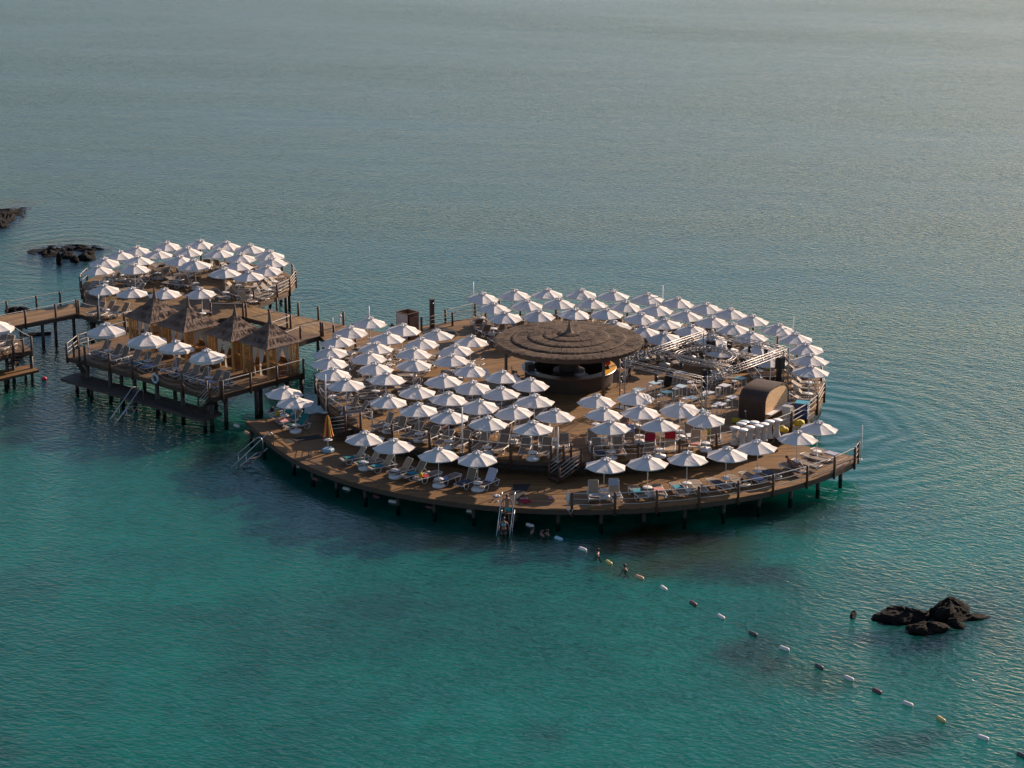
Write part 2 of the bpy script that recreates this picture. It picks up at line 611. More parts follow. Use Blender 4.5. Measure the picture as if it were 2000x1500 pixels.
def seabed():
    xs = np.concatenate([[-6000, -600], np.arange(-130, 131, 1.0), [600, 6000]])
    ys = np.concatenate([[-300, 0], np.arange(70, 440, 1.0), [700, 9000]])
    X, Y = np.meshgrid(xs, ys)
    n1 = vnoise(X, Y * 1.4, 26, 1)
    n2 = vnoise(X, Y, 9, 2)
    n3 = vnoise(X, Y, 3.4, 3)
    n4 = vnoise(X, Y, 1.7, 4)
    nn = .5 * n1 + .28 * n2 + .15 * n3 + .07 * n4
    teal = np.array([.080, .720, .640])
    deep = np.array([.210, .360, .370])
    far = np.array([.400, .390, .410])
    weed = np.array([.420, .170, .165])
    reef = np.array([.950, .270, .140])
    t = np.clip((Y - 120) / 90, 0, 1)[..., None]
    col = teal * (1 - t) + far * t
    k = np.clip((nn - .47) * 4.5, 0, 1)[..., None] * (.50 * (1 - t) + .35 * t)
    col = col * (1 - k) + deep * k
    # reefs and weed beds where the photograph shows them: (px, py, half-width, half-height, colour, weight)
    spots = [(1390, 1060, 230, 42, reef, 1.0), (1260, 1110, 90, 18, reef, .8), (1330, 1050, 120, 24, reef, .7), (1530, 1010, 150, 30, weed, .8),
             (1480, 1130, 150, 36, weed, .8), (1290, 1268, 70, 22, weed, .7), (1450, 1270, 95, 34, weed, .75), (1580, 1320, 130, 34, reef, .5),
             (1770, 1265, 120, 34, weed, .5), (1800, 1290, 60, 16, reef, .4), (1850, 1200, 170, 60, weed, .5), (1690, 1120, 120, 40, weed, .25),
             (1760, 1450, 120, 26, weed, .6), (1090, 1430, 100, 30, weed, .5), (780, 1150, 130, 40, weed, .3), (880, 1050, 170, 34, reef, .5),
             (440, 880, 110, 34, reef, .55), (380, 905, 70, 26, reef, .5), (500, 760, 70, 40, reef, .6), (30, 830, 60, 40, reef, .35), (20, 1470, 60, 20, weed, .5),
             (0, 420, 70, 28, reef, 1.0), (30, 415, 40, 14, weed, .9), (150, 480, 120, 16, weed, .8), (60, 490, 90, 22, reef, .5), (170, 505, 70, 12, reef, .7),
             (75, 650, 40, 6, weed, 1.0), (35, 606, 32, 8, weed, 1.0), (600, 575, 30, 12, weed, .4), (1300, 190, 70, 8, weed, .25), (1000, 170, 120, 8, weed, .2), (700, 130, 120, 7, weed, .2),
             (200, 1120, 180, 50, deep, .4), (560, 1250, 260, 70, deep, .35), (1700, 1010, 150, 40, deep, .4)]
    for px, py, rw, rh, c, wgt in spots:
        x0, y0, _ = at(px, py, BED)
        xa = at(px + rw, py, BED)[0] - x0
        ya = at(px, py - rh, BED)[1] - y0
        d = ((X - x0) / xa) ** 2 + ((Y - y0) / ya) ** 2
        m = np.clip((1.15 - d + (n3 - .5) * 1.7 + (n4 - .5) * 1.5) * 1.1, 0, 1)[..., None] * wgt
        col = col * (1 - m) + c * m
    ny, nx = X.shape
    Z = BED + (n2 - .5) * .25
    vs = np.stack([X, Y, Z], -1).reshape(-1, 3)
    idx = np.arange(ny * nx).reshape(ny, nx)
    fs = np.stack([idx[:-1, :-1], idx[:-1, 1:], idx[1:, 1:], idx[1:, :-1]], -1).reshape(-1, 4)
    rim = [int(q) for q in list(idx[0, :]) + list(idx[1:, -1]) + list(idx[-1, -2::-1]) + list(idx[-2:0, -1 * nx])]
    nb = len(rim)
    low = [(vs[q][0], vs[q][1], -60.0) for q in rim]
    k0 = len(vs)
    fl = fs.tolist() + [(rim[(i + 1) % nb], rim[i], k0 + i, k0 + (i + 1) % nb) for i in range(nb)] + [tuple(k0 + i for i in range(nb - 1, -1, -1))]
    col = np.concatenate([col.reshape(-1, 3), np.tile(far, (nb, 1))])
    me = bpy.data.meshes.new('seabed')
    me.from_pydata(vs.tolist() + low, [], fl)
    a = me.attributes.new('bedcol', 'FLOAT_VECTOR', 'POINT')
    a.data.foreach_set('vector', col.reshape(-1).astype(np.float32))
    me.materials.append(M['bed'])
    structure('seabed', me)


seabed()


# ------------------------------------------------------------------ rocks
def rock(label, px, py, wpx, hm, depth, seed, cat='rock', group=None):
    """A broken boulder standing in the water, waterline centre at photo pixel (px, py)."""
    x, y, _ = at(px, py, 0)
    wid = at(px + wpx / 2, py, 0)[0] - at(px - wpx / 2, py, 0)[0]
    r_ = random.Random(seed)
    bm = MB()
    nu, nv = 30, 14
    ph = [r_.uniform(0, 6.28) for _ in range(10)]
    vs = []
    for i in range(nv + 1):
        t = -0.35 + (PI / 2 + .35) * i / nv
        for j in range(nu):
            a = 2 * PI * j / nu
            k = 1 + .20 * math.sin(2 * a + ph[0]) + .13 * math.sin(3 * a + ph[1] + 2 * t) + .09 * math.sin(5 * a + ph[2] - 3 * t) + .05 * math.sin(9 * a + ph[3] + 5 * t) + r_.uniform(-.06, .06)
            kz = 1 + .22 * math.sin(2 * a + ph[4]) + .14 * math.sin(3 * a + ph[5]) + r_.uniform(-.07, .07)
            vs.append((math.cos(a) * max(.02, math.cos(t)) ** .75 * wid / 2 * k, math.sin(a) * max(.02, math.cos(t)) ** .75 * depth / 2 * k, math.sin(t) * hm * kz * (1 if cat == 'rock' else r_.uniform(.2, 1.9) * (.6 + .8 * math.sin(3.1 * a + 4 * t) ** 2)) - (0 if cat == 'rock' else .09)))
    fs = [(i * nu + j, i * nu + (j + 1) % nu, (i + 1) * nu + (j + 1) % nu, (i + 1) * nu + j) for i in range(nv) for j in range(nu)]
    bm.add(vs, fs, False)
    return single('rock', bm, 'rock', label, cat, (x, y, 0), r_.uniform(-.3, .3), group)


G_RK = 'dark rocks standing in the sea'
rock('large low dark rock on the left of the offshore rock cluster', 1765, 1207, 98, .48, 1.9, 1, group=G_RK)
rock('tallest dark rock at the back of the offshore rock cluster', 1851, 1200, 80, .70, 1.6, 2, group=G_RK)
rock('low wave-washed rock trailing right from the tallest rock', 1897, 1206, 58, .14, 1.0, 3, group=G_RK)
rock('brown ridged rock nearest the viewer in the rock cluster', 1808, 1230, 68, .36, 1.4, 4, group=G_RK)
rock('small rounded rock in front of the tallest rock', 1867, 1219, 36, .26, .9, 5, group=G_RK)
rock('tiny rock tip alone left of the offshore rock cluster', 1666, 1202, 12, .22, .7, 6, group=G_RK)
rock('upright dark stone standing in the shallows near the small deck', 115, 511, 10, .75, .55, 7, group=G_RK)
rock('low dark rock at the left end of the far reef', 93, 496, 22, .3, 1.6, 8, group=G_RK)
rock('low dark rock in the middle of the far reef', 132, 501, 30, .32, 1.8, 9, group=G_RK)
rock('larger dark rock at the right end of the far reef', 170, 503, 36, .42, 2.0, 10, group=G_RK)
rock('small dark rock just below the far reef', 146, 509, 16, .35, 1.2, 11, group=G_RK)
rock('brown rock at the left frame edge far out', 4, 438, 24, .3, 3.0, 12, group=G_RK)
rock('long flat brownish reef strip awash beyond the left boardwalk', 128, 488, 150, .12, 5.0, 15, 'reef')
rock('broad flat reef awash at the left frame edge far out', 12, 420, 76, .14, 9.0, 16, 'reef')
rock('flat dark rock behind the left boardwalk posts', 36, 608, 42, .3, 1.6, 13, group=G_RK)
rock('flat weed covered rock seen between the boardwalk piles', 76, 653, 46, .12, 1.2, 14, group=G_RK)


# ------------------------------------------------------------------ decks
def deck(name, label, poly, z, boards, piles, beam_h=.34, pile_r=.13, cat='deck', rim=True):
    t = thing(name, label, cat, (0, 0, 0))
    part(t, 'deck_boards', MB().prism(poly, z - .06, z), boards)
    if rim:
        n = len(poly)
        fb = MB()
        fb.prism([(p[0], p[1]) for p in poly], z - beam_h, z - .064)
        part(t, 'edge_beam', fb, 'beam')
    pm = MB().tube([(0, 0, BED - .2), (0, 0, z - beam_h + .02)], pile_r, 8).mesh('pile', 'pile')
    for p in piles:
        ob('pile', pm, t, (p[0], p[1], 0))
    return t


def arc(c, r, a0, a1, n):
    return [(c[0] + r * math.cos(R(a0 + (a1 - a0) * i / n)), c[1] + r * math.sin(R(a0 + (a1 - a0) * i / n))) for i in range(n + 1)]


def xy(px, py, z):
    return at(px, py, z)[:2]


def ang(c, p):
    return math.degrees(math.atan2(p[1] - c[1], p[0] - c[0]))


deck('round_deck', 'large round wooden sun deck on piles holding the thatched bar', arc(UC, UR, 0, 360, 120)[:-1], UP, 'deck',
     arc(UC, 16.6, 0, 360, 30)[:-1] + arc(UC, 10, 0, 360, 14)[:-1])
deck('landing_deck', 'wooden landing joining the bridge to the round deck behind the shower',
     [xy(626, 657, UP), xy(655, 636, UP), xy(740, 649, UP), xy(792, 641, UP), xy(868, 631, UP), xy(948, 614, UP), xy(965, 650, UP), xy(760, 690, UP), xy(660, 690, UP)],
     UP - .004, 'deck', [xy(632, 662, UP), xy(745, 652, UP), xy(800, 642, UP)])

def blocking_wales(parent_name, c, r, a0, a1, zs, n):  # unseen beams added under the deck to block bright sky between piles
    t = bpy.data.objects[parent_name]
    for z in zs:
        b = MB()
        for i in range(n):
            f0, f1 = R(a0 + (a1 - a0) * i / n), R(a0 + (a1 - a0) * (i + 1) / n)
            p, q = Vector((c[0] + r * math.cos(f0), c[1] + r * math.sin(f0), z)), Vector((c[0] + r * math.cos(f1), c[1] + r * math.sin(f1), z))
            m = (p + q) / 2
            b.box(tuple(m), ((q - p).length, .08, .3), math.atan2((q - p).y, (q - p).x))
        part(t, 'blocking_beam', b, 'pile')


blocking_wales('round_deck', UC, 16.55, 0, 360, (.35, .8, 1.3), 30)
blocking_wales('round_deck', UC, 9.9, 0, 360, (.35, .8, 1.3), 14)
tipR, tipB = xy(1667, 904, LOW), xy(1676, 893, LOW)
aL, aR_ = ang(LC, xy(529, 876, LOW)), ang(LC, tipR)
low_poly = [xy(480, 822, LOW)] + arc(LC, LR, aL, aR_, 60) + [tipB, xy(1550, 866, LOW)] + arc(UC, 15.6, -22, -160, 40) + [xy(622, 806, LOW)]
lp = arc(LC, LR - .7, aL + 3, aR_ - 1, 16)
deck('lower_deck', 'crescent shaped lower deck wrapping the front of the round deck', low_poly, LOW, 'decklow',
     lp + arc(LC, LR - 3.4, aL + 6, aR_ - 2, 9) + [xy(490, 826, LOW), xy(560, 818, LOW), xy(515, 850, LOW)])

isl = arc(IC, IR, -28, 206, 60) + [xy(150, 612, UP), xy(192, 624, UP), xy(245, 641, UP), xy(300, 648, UP), xy(370, 640, UP), xy(429, 622, UP), xy(472, 618, UP), xy(482, 605, UP)]
deck('small_round_deck', 'small round wooden deck crowded with parasols behind the cabanas', isl, UP, 'deckisl',
     arc(IC, IR - .5, -30, 210, 12) + [xy(178, 616, UP), xy(243, 636, UP), xy(430, 619, UP), xy(476, 612, UP)])
deck('boardwalk', 'wooden boardwalk leading left from the small round deck', [xy(-60, 631, UP), xy(8, 616, UP), xy(149, 591, UP), xy(153, 612, UP), xy(84, 626, UP), xy(17, 638, UP), xy(-60, 655, UP)],
     UP - .004, 'deckwalk', [xy(40, 634, UP), xy(82, 625, UP), xy(107, 620, UP), xy(143, 612, UP), xy(-10, 640, UP)])
deck('bridge', 'wooden bridge linking the small round deck to the round deck', [xy(474, 598, UP), xy(482, 597, UP), xy(742, 649, UP), xy(655, 668, UP), xy(629, 656, UP), xy(561, 640, UP), xy(482, 620, UP), xy(474, 618, UP)],
     UP - .008, 'deckbr', [xy(541, 609, UP), xy(486, 615, UP), xy(560, 637, UP), xy(620, 628, UP), xy(632, 654, UP)])
deck('gangway', 'short wooden gangway from the bridge down to the cabana deck', [xy(561, 641, UP), xy(629, 655, UP), xy(584, 668, UP), xy(548, 700, UP), xy(505, 690, UP)],
     UP - .012, 'deckcab', [xy(580, 664, UP)])
CFL, CFR, CBR, CBL = xy(166, 704, UP), xy(417, 776, UP), xy(594, 728, UP), xy(250, 652, UP)
deck('cabana_deck', 'wooden deck on piles carrying the four thatched cabanas', [xy(131, 698, UP), CFL, CFR, CBR, CBL, xy(152, 680, UP)], UP, 'deckcab',
     [xy(170, 703, UP), xy(214, 718, UP), xy(236, 714, UP), xy(262, 731, UP), xy(306, 744, UP), xy(356, 757, UP), xy(412, 772, UP), xy(440, 767, UP), xy(500, 752, UP), xy(508, 745, UP), xy(560, 735, UP), xy(588, 727, UP), xy(280, 700, UP), xy(340, 720, UP), xy(420, 735, UP)], pile_r=.15)
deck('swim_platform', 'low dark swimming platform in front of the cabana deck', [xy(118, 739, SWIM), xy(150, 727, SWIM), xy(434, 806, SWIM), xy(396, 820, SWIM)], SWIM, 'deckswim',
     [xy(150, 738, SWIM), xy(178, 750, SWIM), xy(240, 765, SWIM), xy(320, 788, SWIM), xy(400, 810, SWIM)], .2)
deck('jetty_deck', 'wooden deck corner with a parasol cut off by the left frame edge', [xy(-60, 690, UP), xy(-60, 655, UP), xy(17, 650, UP), xy(64, 685, UP), xy(20, 690, UP), xy(0, 697, UP)], UP, 'deckcab',
     [xy(12, 690, UP), xy(60, 684, UP), xy(24, 688, UP)])
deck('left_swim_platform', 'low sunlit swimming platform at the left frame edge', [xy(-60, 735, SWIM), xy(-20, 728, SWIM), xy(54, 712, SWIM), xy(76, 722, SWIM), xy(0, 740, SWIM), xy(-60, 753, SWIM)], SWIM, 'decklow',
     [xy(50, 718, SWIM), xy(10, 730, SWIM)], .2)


# ------------------------------------------------------------------ railings
post_me = MB().tube([(0, 0, -.42), (0, 0, 1.05)], .085, 8).add([], []).mesh('post', 'post')
post_me_thin = MB().tube([(0, 0, -.2), (0, 0, 1.0)], .075, 8).mesh('post', 'post')


def sagline(a, c, sag, n=8):
    a, c = Vector(a), Vector(c)
    return [a.lerp(c, i / n) - Vector((0, 0, sag * 4 * (i / n) * (1 - i / n))) for i in range(n + 1)]


def railing(label, pts, z, top='rope', lines=(.72, .40), sag=.0, line_mat='rope', gaps=(), r=.022, linesag=None, off=0.0):
    t = thing('railing', label, 'railing', (pts[0][0], pts[0][1], z))
    o0 = Vector((pts[0][0], pts[0][1], 0))
    for p in pts:
        ob('post', post_me, t, (p[0] - o0.x, p[1] - o0.y, 0))
    for i in range(len(pts) - 1):
        if i in gaps:
            continue
        a = Vector((pts[i][0] - o0.x, pts[i][1] - o0.y, 0))
        c = Vector((pts[i + 1][0] - o0.x, pts[i + 1][1] - o0.y, 0))
        up = lambda q, h: (q.x, q.y, h)
        part(t, 'top_rail' if not sag else 'top_rope', MB().tube(sagline(up(a, 1.0), up(c, 1.0), sag), r * 1.35, 6), top)
        for h in lines:
            s_ = sag if linesag is None else linesag
            part(t, 'rail' if not s_ else 'rope', MB().tube(sagline(up(a, h), up(c, h), s_), r, 5), line_mat)
    return t


def on_circle(c, r, plist, z):
    return [(c[0] + r * math.cos(R(ang(c, xy(p[0], p[1], z)))), c[1] + r * math.sin(R(ang(c, xy(p[0], p[1], z))))) for p in plist]


URL = UR + .06
railing('white and brown railing along the right rim and back of the round deck',
        on_circle(UC, URL, [(1155, 897), (1240, 890), (1318, 884), (1389, 874), (1453, 862), (1507, 850), (1549, 835), (1581, 818), (1601, 800), (1612, 775)], UP)
        + [(UC[0] + URL * math.cos(R(a)), UC[1] + URL * math.sin(R(a))) for a in range(2, 132, 9)], UP)
railing('railing along the front left rim of the round deck', on_circle(UC, URL, [(1101, 902), (1076, 903), (995, 900), (918, 889), (847, 873), (780, 855), (717, 836)], UP), UP, gaps=(0,), lines=())
railing('sagging rope railing around the left rim of the round deck', on_circle(UC, URL, [(683, 822), (645, 800), (621, 780), (611, 758), (612, 728), (618, 708), (630, 690), (643, 676)], UP), UP, sag=.05, lines=(.7, .38), line_mat='ropedark', linesag=.16)
railing('posts and ropes along the back left landing edge', [xy(870, 631, UP), xy(928, 617, UP), xy(975, 612, UP)], UP)
LRL = LR + .04
railing('curved railing along the front right edge of the lower deck', on_circle(LC, LRL, [(1117, 997), (1202, 997), (1285, 993), (1365, 983), (1440, 971), (1508, 958), (1572, 940), (1627, 922), (1668, 904)], LOW) + [tipB], LOW, lines=(.68, .36), linesag=.06)
railing('short railing at the right side of the small round deck', on_circle(IC, IR + .05, [(495, 593), (537, 580), (561, 568), (561, 553), (556, 541), (540, 530)], UP), UP, lines=(.75, .5, .25))
railing('railing of white ropes on the left side of the small round deck', on_circle(IC, IR + .05, [(165, 574), (174, 560), (190, 548)], UP), UP)
railing('dark posts along the far edge of the small round deck', [(IC[0] + (IR + .05) * math.cos(R(a)), IC[1] + (IR + .05) * math.sin(R(a))) for a in range(35, 160, 14)], UP)
railing('posts and sagging rope along the front of the small round deck', [xy(154, 612, UP), xy(192, 623, UP), xy(243, 638, UP)], UP, lines=(), sag=.1)
railing('posts and white rope at the right front of the small round deck', [xy(412, 617, UP), xy(475, 618, UP)], UP, lines=())
railing('rope railing along the front of the left boardwalk', [xy(-20, 646, UP), xy(50, 632, UP), xy(109, 620, UP), xy(150, 611, UP)], UP, lines=())
railing('posts and rope along the back of the left boardwalk', [xy(-40, 624, UP), xy(14, 614, UP), xy(72, 603, UP), xy(118, 595, UP), xy(164, 588, UP)], UP, lines=(.55,))
railing('posts without rope along the far edge of the bridge', [xy(541, 608, UP), xy(583, 617, UP), xy(622, 625, UP), xy(671, 635, UP)], UP, lines=(), gaps=(0, 1, 2))
railing('posts and rope along the near edge of the bridge', [xy(481, 619, UP), xy(526, 630, UP), xy(561, 640, UP)], UP, lines=(), gaps=(0,))
railing('double post and white rope beside the gangway', [xy(568, 641, UP), xy(520, 660, UP)], UP, lines=(.55,))
railing('posts and white rope on the near side of the gangway', [xy(627, 656, UP), xy(587, 664, UP), xy(556, 676, UP)], UP, lines=(), )
railing('two dark posts where the bridge meets the round deck', [xy(631, 657, UP), xy(652, 662, UP)], UP, lines=(), gaps=(0,))
railing('sagging rope railing along the front of the cabana deck', [xy(166, 704, UP), xy(214, 718, UP), xy(258.6, 731, UP), xy(307, 745, UP), xy(356, 759, UP), xy(404, 773, UP)], UP, lines=(.66, .34), sag=.02, line_mat='ropedark', linesag=.26)
railing('rope railing along the right side of the cabana deck', [xy(435, 772, UP), xy(490, 757, UP), xy(541, 743, UP), xy(593, 729, UP)], UP, lines=(.66, .34), line_mat='ropedark', linesag=.12)
railing('white topped railing at the left corner of the cabana deck', [xy(131, 698, UP), xy(152, 681, UP), xy(205, 664, UP), xy(246, 653, UP)], UP, lines=(.62, .32))
railing('rope railing of the deck at the left frame edge', [xy(-50, 690, UP), xy(27, 690, UP), xy(62, 684, UP), xy(17, 655, UP)], UP, lines=(.66, .34), sag=.08, line_mat='ropedark', linesag=.2)


# netting under the front rim of the round deck
def netting():
    b = MB()
    a0, a1 = -152, -14
    n = 190
    z0, z1 = LOW + .02, UP - .36
    r = UR - .05
    P = lambda a, z: (UC[0] + r * math.cos(R(a)), UC[1] + r * math.sin(R(a)), z)
    st = (a1 - a0) / n
    for i in range(n):
        for q in (0, 1):
            a = a0 + i * st
            b.tube([P(a + (0 if q else st * 2), z0), P(a + (st * 2 if q else 0), z1)], .012, 3)
    single('netting', b, 'net', 'dark diamond netting hung under the front rim of the round deck', 'netting')


netting()
b = MB()
c0, c1 = Vector(at(300, 752, UP)), Vector(at(408, 781, UP))
for i in range(34):
    for q in (0, 1):
        f0, f1 = i / 34, min(1, (i + 2) / 34)
        p, q2 = c0.lerp(c1, f0 if q else f1), c0.lerp(c1, f1 if q else f0)
        b.tube([(p.x, p.y, SWIM + .05), (q2.x, q2.y, UP - .36)], .008, 3)
single('netting', b, 'net', 'dark netting hung between the cabana deck and swimming platform', 'netting')


# ------------------------------------------------------------------ stairs and ladders
def stairs(label, top, bot, width, steps=5, rails=True):
    a, c = Vector(top), Vector(bot)
    t = thing('stairs', label, 'stairs', tuple(a))
    d = c - a
    h = Vector((d.x, d.y, 0)).normalized()
    s = Vector((-h.y, h.x, 0))
    yaw = math.atan2(h.y, h.x)
    for i in range(steps):
        p = d * ((i + .6) / steps)
        part(t, 'step', MB().box((p.x, p.y, p.z), (.28, width, .05), yaw), 'beam')
    for k in (-1, 1):
        o = s * k * width / 2
        part(t, 'stringer', MB().tube([o + Vector((0, 0, -.1)), o + d], .05, 5), 'beam')
        if rails:
            for hh in (.95, .7, .45, .2):
                part(t, 'handrail', MB().tube([o + Vector((0, 0, hh)), o + d * .95 + Vector((0, 0, hh))], .022, 5), 'rope')
            for e in (0, .95):
                part(t, 'post', MB().tube([o + d * e + Vector((0, 0, -.1)), o + d * e + Vector((0, 0, 1.05))], .075, 7), 'post')
    return t


stairs('short stair with white rails from round deck to lower deck', at(1125, 903, UP - .05), at(1080, 938, LOW + .1), 1.1)
stairs('left stair with white rails from round deck to lower deck', at(690, 838, UP - .05), at(654, 842, LOW + .1), 1.1)
stairs('stair with white rails from cabana deck corner to swimming platform', at(150, 702, UP - .05), at(166, 731, SWIM + .1), .9)
stairs('stair at the right end of cabana deck to swimming platform', at(420, 776, UP - .05), at(398, 800, SWIM + .1), .9)
stairs('stair with white rails at the left frame edge', at(36, 692, UP - .05), at(24, 716, SWIM + .1), .8)


def ladder(label, rt, rb, lt, lb, edge_z, drop=.95, treads=6):
    """Steel bathing ladder: two sloping handrails with hooped tops, two stringers, treads."""
    rt, rb, lt, lb = map(Vector, (rt, rb, lt, lb))
    t = thing('bathing_ladder', label, 'ladder', tuple(lt))
    o = lt.copy()
    for p, q in ((lt, lb), (rt, rb)):
        d = (q - p)
        h = Vector((d.x, d.y, 0)).normalized()
        pts = [p - h * .42 + Vector((0, 0, -.85)), p - h * .42 + Vector((0, 0, -.12)), p - h * .33 + Vector((0, 0, .03)), p - h * .18 + Vector((0, 0, .08)), p, q]
        part(t, 'handrail', MB().tube([x - o for x in pts], .03, 6), 'steel')
        dn = Vector((0, 0, -drop))
        part(t, 'stringer', MB().tube([p + dn - o, q + dn - o], .03, 6), 'steel')
        part(t, 'brace', MB().tube([p.lerp(q, .55) - o, p.lerp(q, .55) + dn - o], .02, 5), 'steel')
    for i in range(treads):
        f = (i + .5) / treads
        a, c = lt.lerp(lb, f) + Vector((0, 0, -drop)) - o, rt.lerp(rb, f) + Vector((0, 0, -drop)) - o
        m = (a + c) / 2
        w_ = (a - c).length
        yaw = math.atan2((c - a).y, (c - a).x)
        part(t, 'tread', MB().box(tuple(m), (w_, .22, .04), yaw), 'beam')
    return t


ladder('steel bathing ladder with two swimmers climbing down it', at(1005, 966, 2.0), at(995, 1052, -.15), at(980, 966, 2.0), at(969, 1052, -.15), LOW)
ladder('steel bathing ladder at the front left corner of lower deck', at(521, 848, 2.0), at(448, 918, -.1), at(501, 856, 2.0), at(436, 910, -.1), LOW)
ladder('steel bathing ladder at the dark cabana swimming platform', at(271, 763, 1.65), at(227, 826, -.1), at(257, 759, 1.65), at(213, 822, -.1), SWIM)


# ------------------------------------------------------------------ parasols
def parasol_meshes(D, valance=0.05, seed=0):
    rd = random.Random(seed)
    r, H = D / 2 * 1.02, 2.47
    drop = .20 * D - .02
    b = MB()
    ns, nr = 8, 5
    vs = []
    sub = 4
    nn = ns * sub
    rows = []
    for k in range(nr + 1):
        f = .10 + .90 * k / nr
        row = []
        for j in range(nn):
            a = 2 * PI * j / nn + PI / 8
            q = (j % sub) / sub
            sagk = 4 * q * (1 - q)
            chord = math.cos(PI / 8) / math.cos((q - .5) * PI / 4)
            rr = r * f * chord * (1 - .025 * sagk * f)
            z = H - .03 - drop * (f ** 1.06) - .035 * sagk * f + rd.uniform(-.006, .006)
            row.append((rr * math.cos(a), rr * math.sin(a), z))
        rows.append(row)
    rows.append([(p[0] * 1.004, p[1] * 1.004, p[2] - valance + (rd.uniform(-.03, .02) if valance > .1 else 0)) for p in rows[-1]])
    for row in rows:
        vs += row
    fs = []
    for k in range(len(rows) - 1):
        for j in range(nn):
            fs.append((k * nn + j, (k + 1) * nn + j, (k + 1) * nn + (j + 1) % nn, k * nn + (j + 1) % nn))
    b.add(vs, fs, False)
    canopy = b.mesh('canopy', 'canvas')
    b = MB()
    cr = .17 * D / 1.25 * .92
    vs = [(0, 0, H + .05)]
    for j in range(16):
        a = 2 * PI * j / 16 + PI / 8
        e = j % 2
        vs.append((cr * (.80 if e else 1.10) * math.cos(a), cr * (.80 if e else 1.10) * math.sin(a), H - (.085 if e else .045) * D / 2.5 + .03))
    for j in range(16):
        a = 2 * PI * j / 16 + PI / 8
        e = j % 2
        vs.append((cr * (.82 if e else 1.12) * math.cos(a), cr * (.82 if e else 1.12) * math.sin(a), H - (.105 if e else .08) * D / 2.5 + .015))
    fs = [(0, 1 + j, 1 + (j + 1) % 16) for j in range(16)] + [(1 + j, 17 + j, 17 + (j + 1) % 16, 1 + (j + 1) % 16) for j in range(16)]
    b.add(vs, fs)
    b.ell((0, 0, H + .10), (.07, .07, .09), 6, 4)
    cap = b.mesh('vent_cap', 'canvas')
    pole = MB().tube([(0, 0, .05), (0, 0, H + .06)], .026, 6).mesh('pole', 'pole')
    b = MB()
    for j in range(8):
        a = 2 * PI * j / 8 + PI / 8
        b.tube([(0.03 * math.cos(a), .03 * math.sin(a), H - .08), (r * .98 * math.cos(a), r * .98 * math.sin(a), H - .06 - drop)], .011, 4)
        b.tube([(0.03 * math.cos(a), .03 * math.sin(a), H - .62), (r * .5 * math.cos(a), r * .5 * math.sin(a), H - .06 - drop * .5)], .009, 4)
    ribs = b.mesh('rib_frame', 'pole')
    table = MB().lathe([(.03, .47), (.29, .47), (.30, .485), (.30, .50), (.29, .512), (.03, .512)], 18).mesh('table', 'white')
    base = MB().lathe([(.001, 0), (.40, 0), (.42, .10), (.38, .17), (.10, .20), (.04, .30), (.001, .30)], 14).mesh('base', 'white')
    return canopy, cap, pole, ribs, table, base


PM = {}


def parasol(px, py, z, label, group, D=2.5, valance=.05):
    """A parasol whose peak shows at photo pixel (px, py), standing on the deck at height z."""
    kk = (round(D, 2), valance, random.randrange(4))
    if kk not in PM:
        PM[kk] = parasol_meshes(D, valance, hash(kk) % 999)
    x, y, _ = at(px, py, z + 2.56)
    t = thing('parasol', label, 'parasol', (x, y, z), random.uniform(-.5, .5), group)
    sc_ = random.uniform(.97, 1.03)
    t.scale = (sc_, sc_, 1)
    tl = ob('canopy', PM[kk][0], t)
    tl.rotation_euler = (random.gauss(0, .028), random.gauss(0, .028), random.uniform(-.03, .03))
    for nme, me in zip(('vent_cap', 'pole', 'rib_frame', 'table', 'base'), PM[kk][1:]):
        ob(nme, me, tl if nme in ('vent_cap',) else t)
    return x, y


# ------------------------------------------------------------------ sun loungers
LH = .34


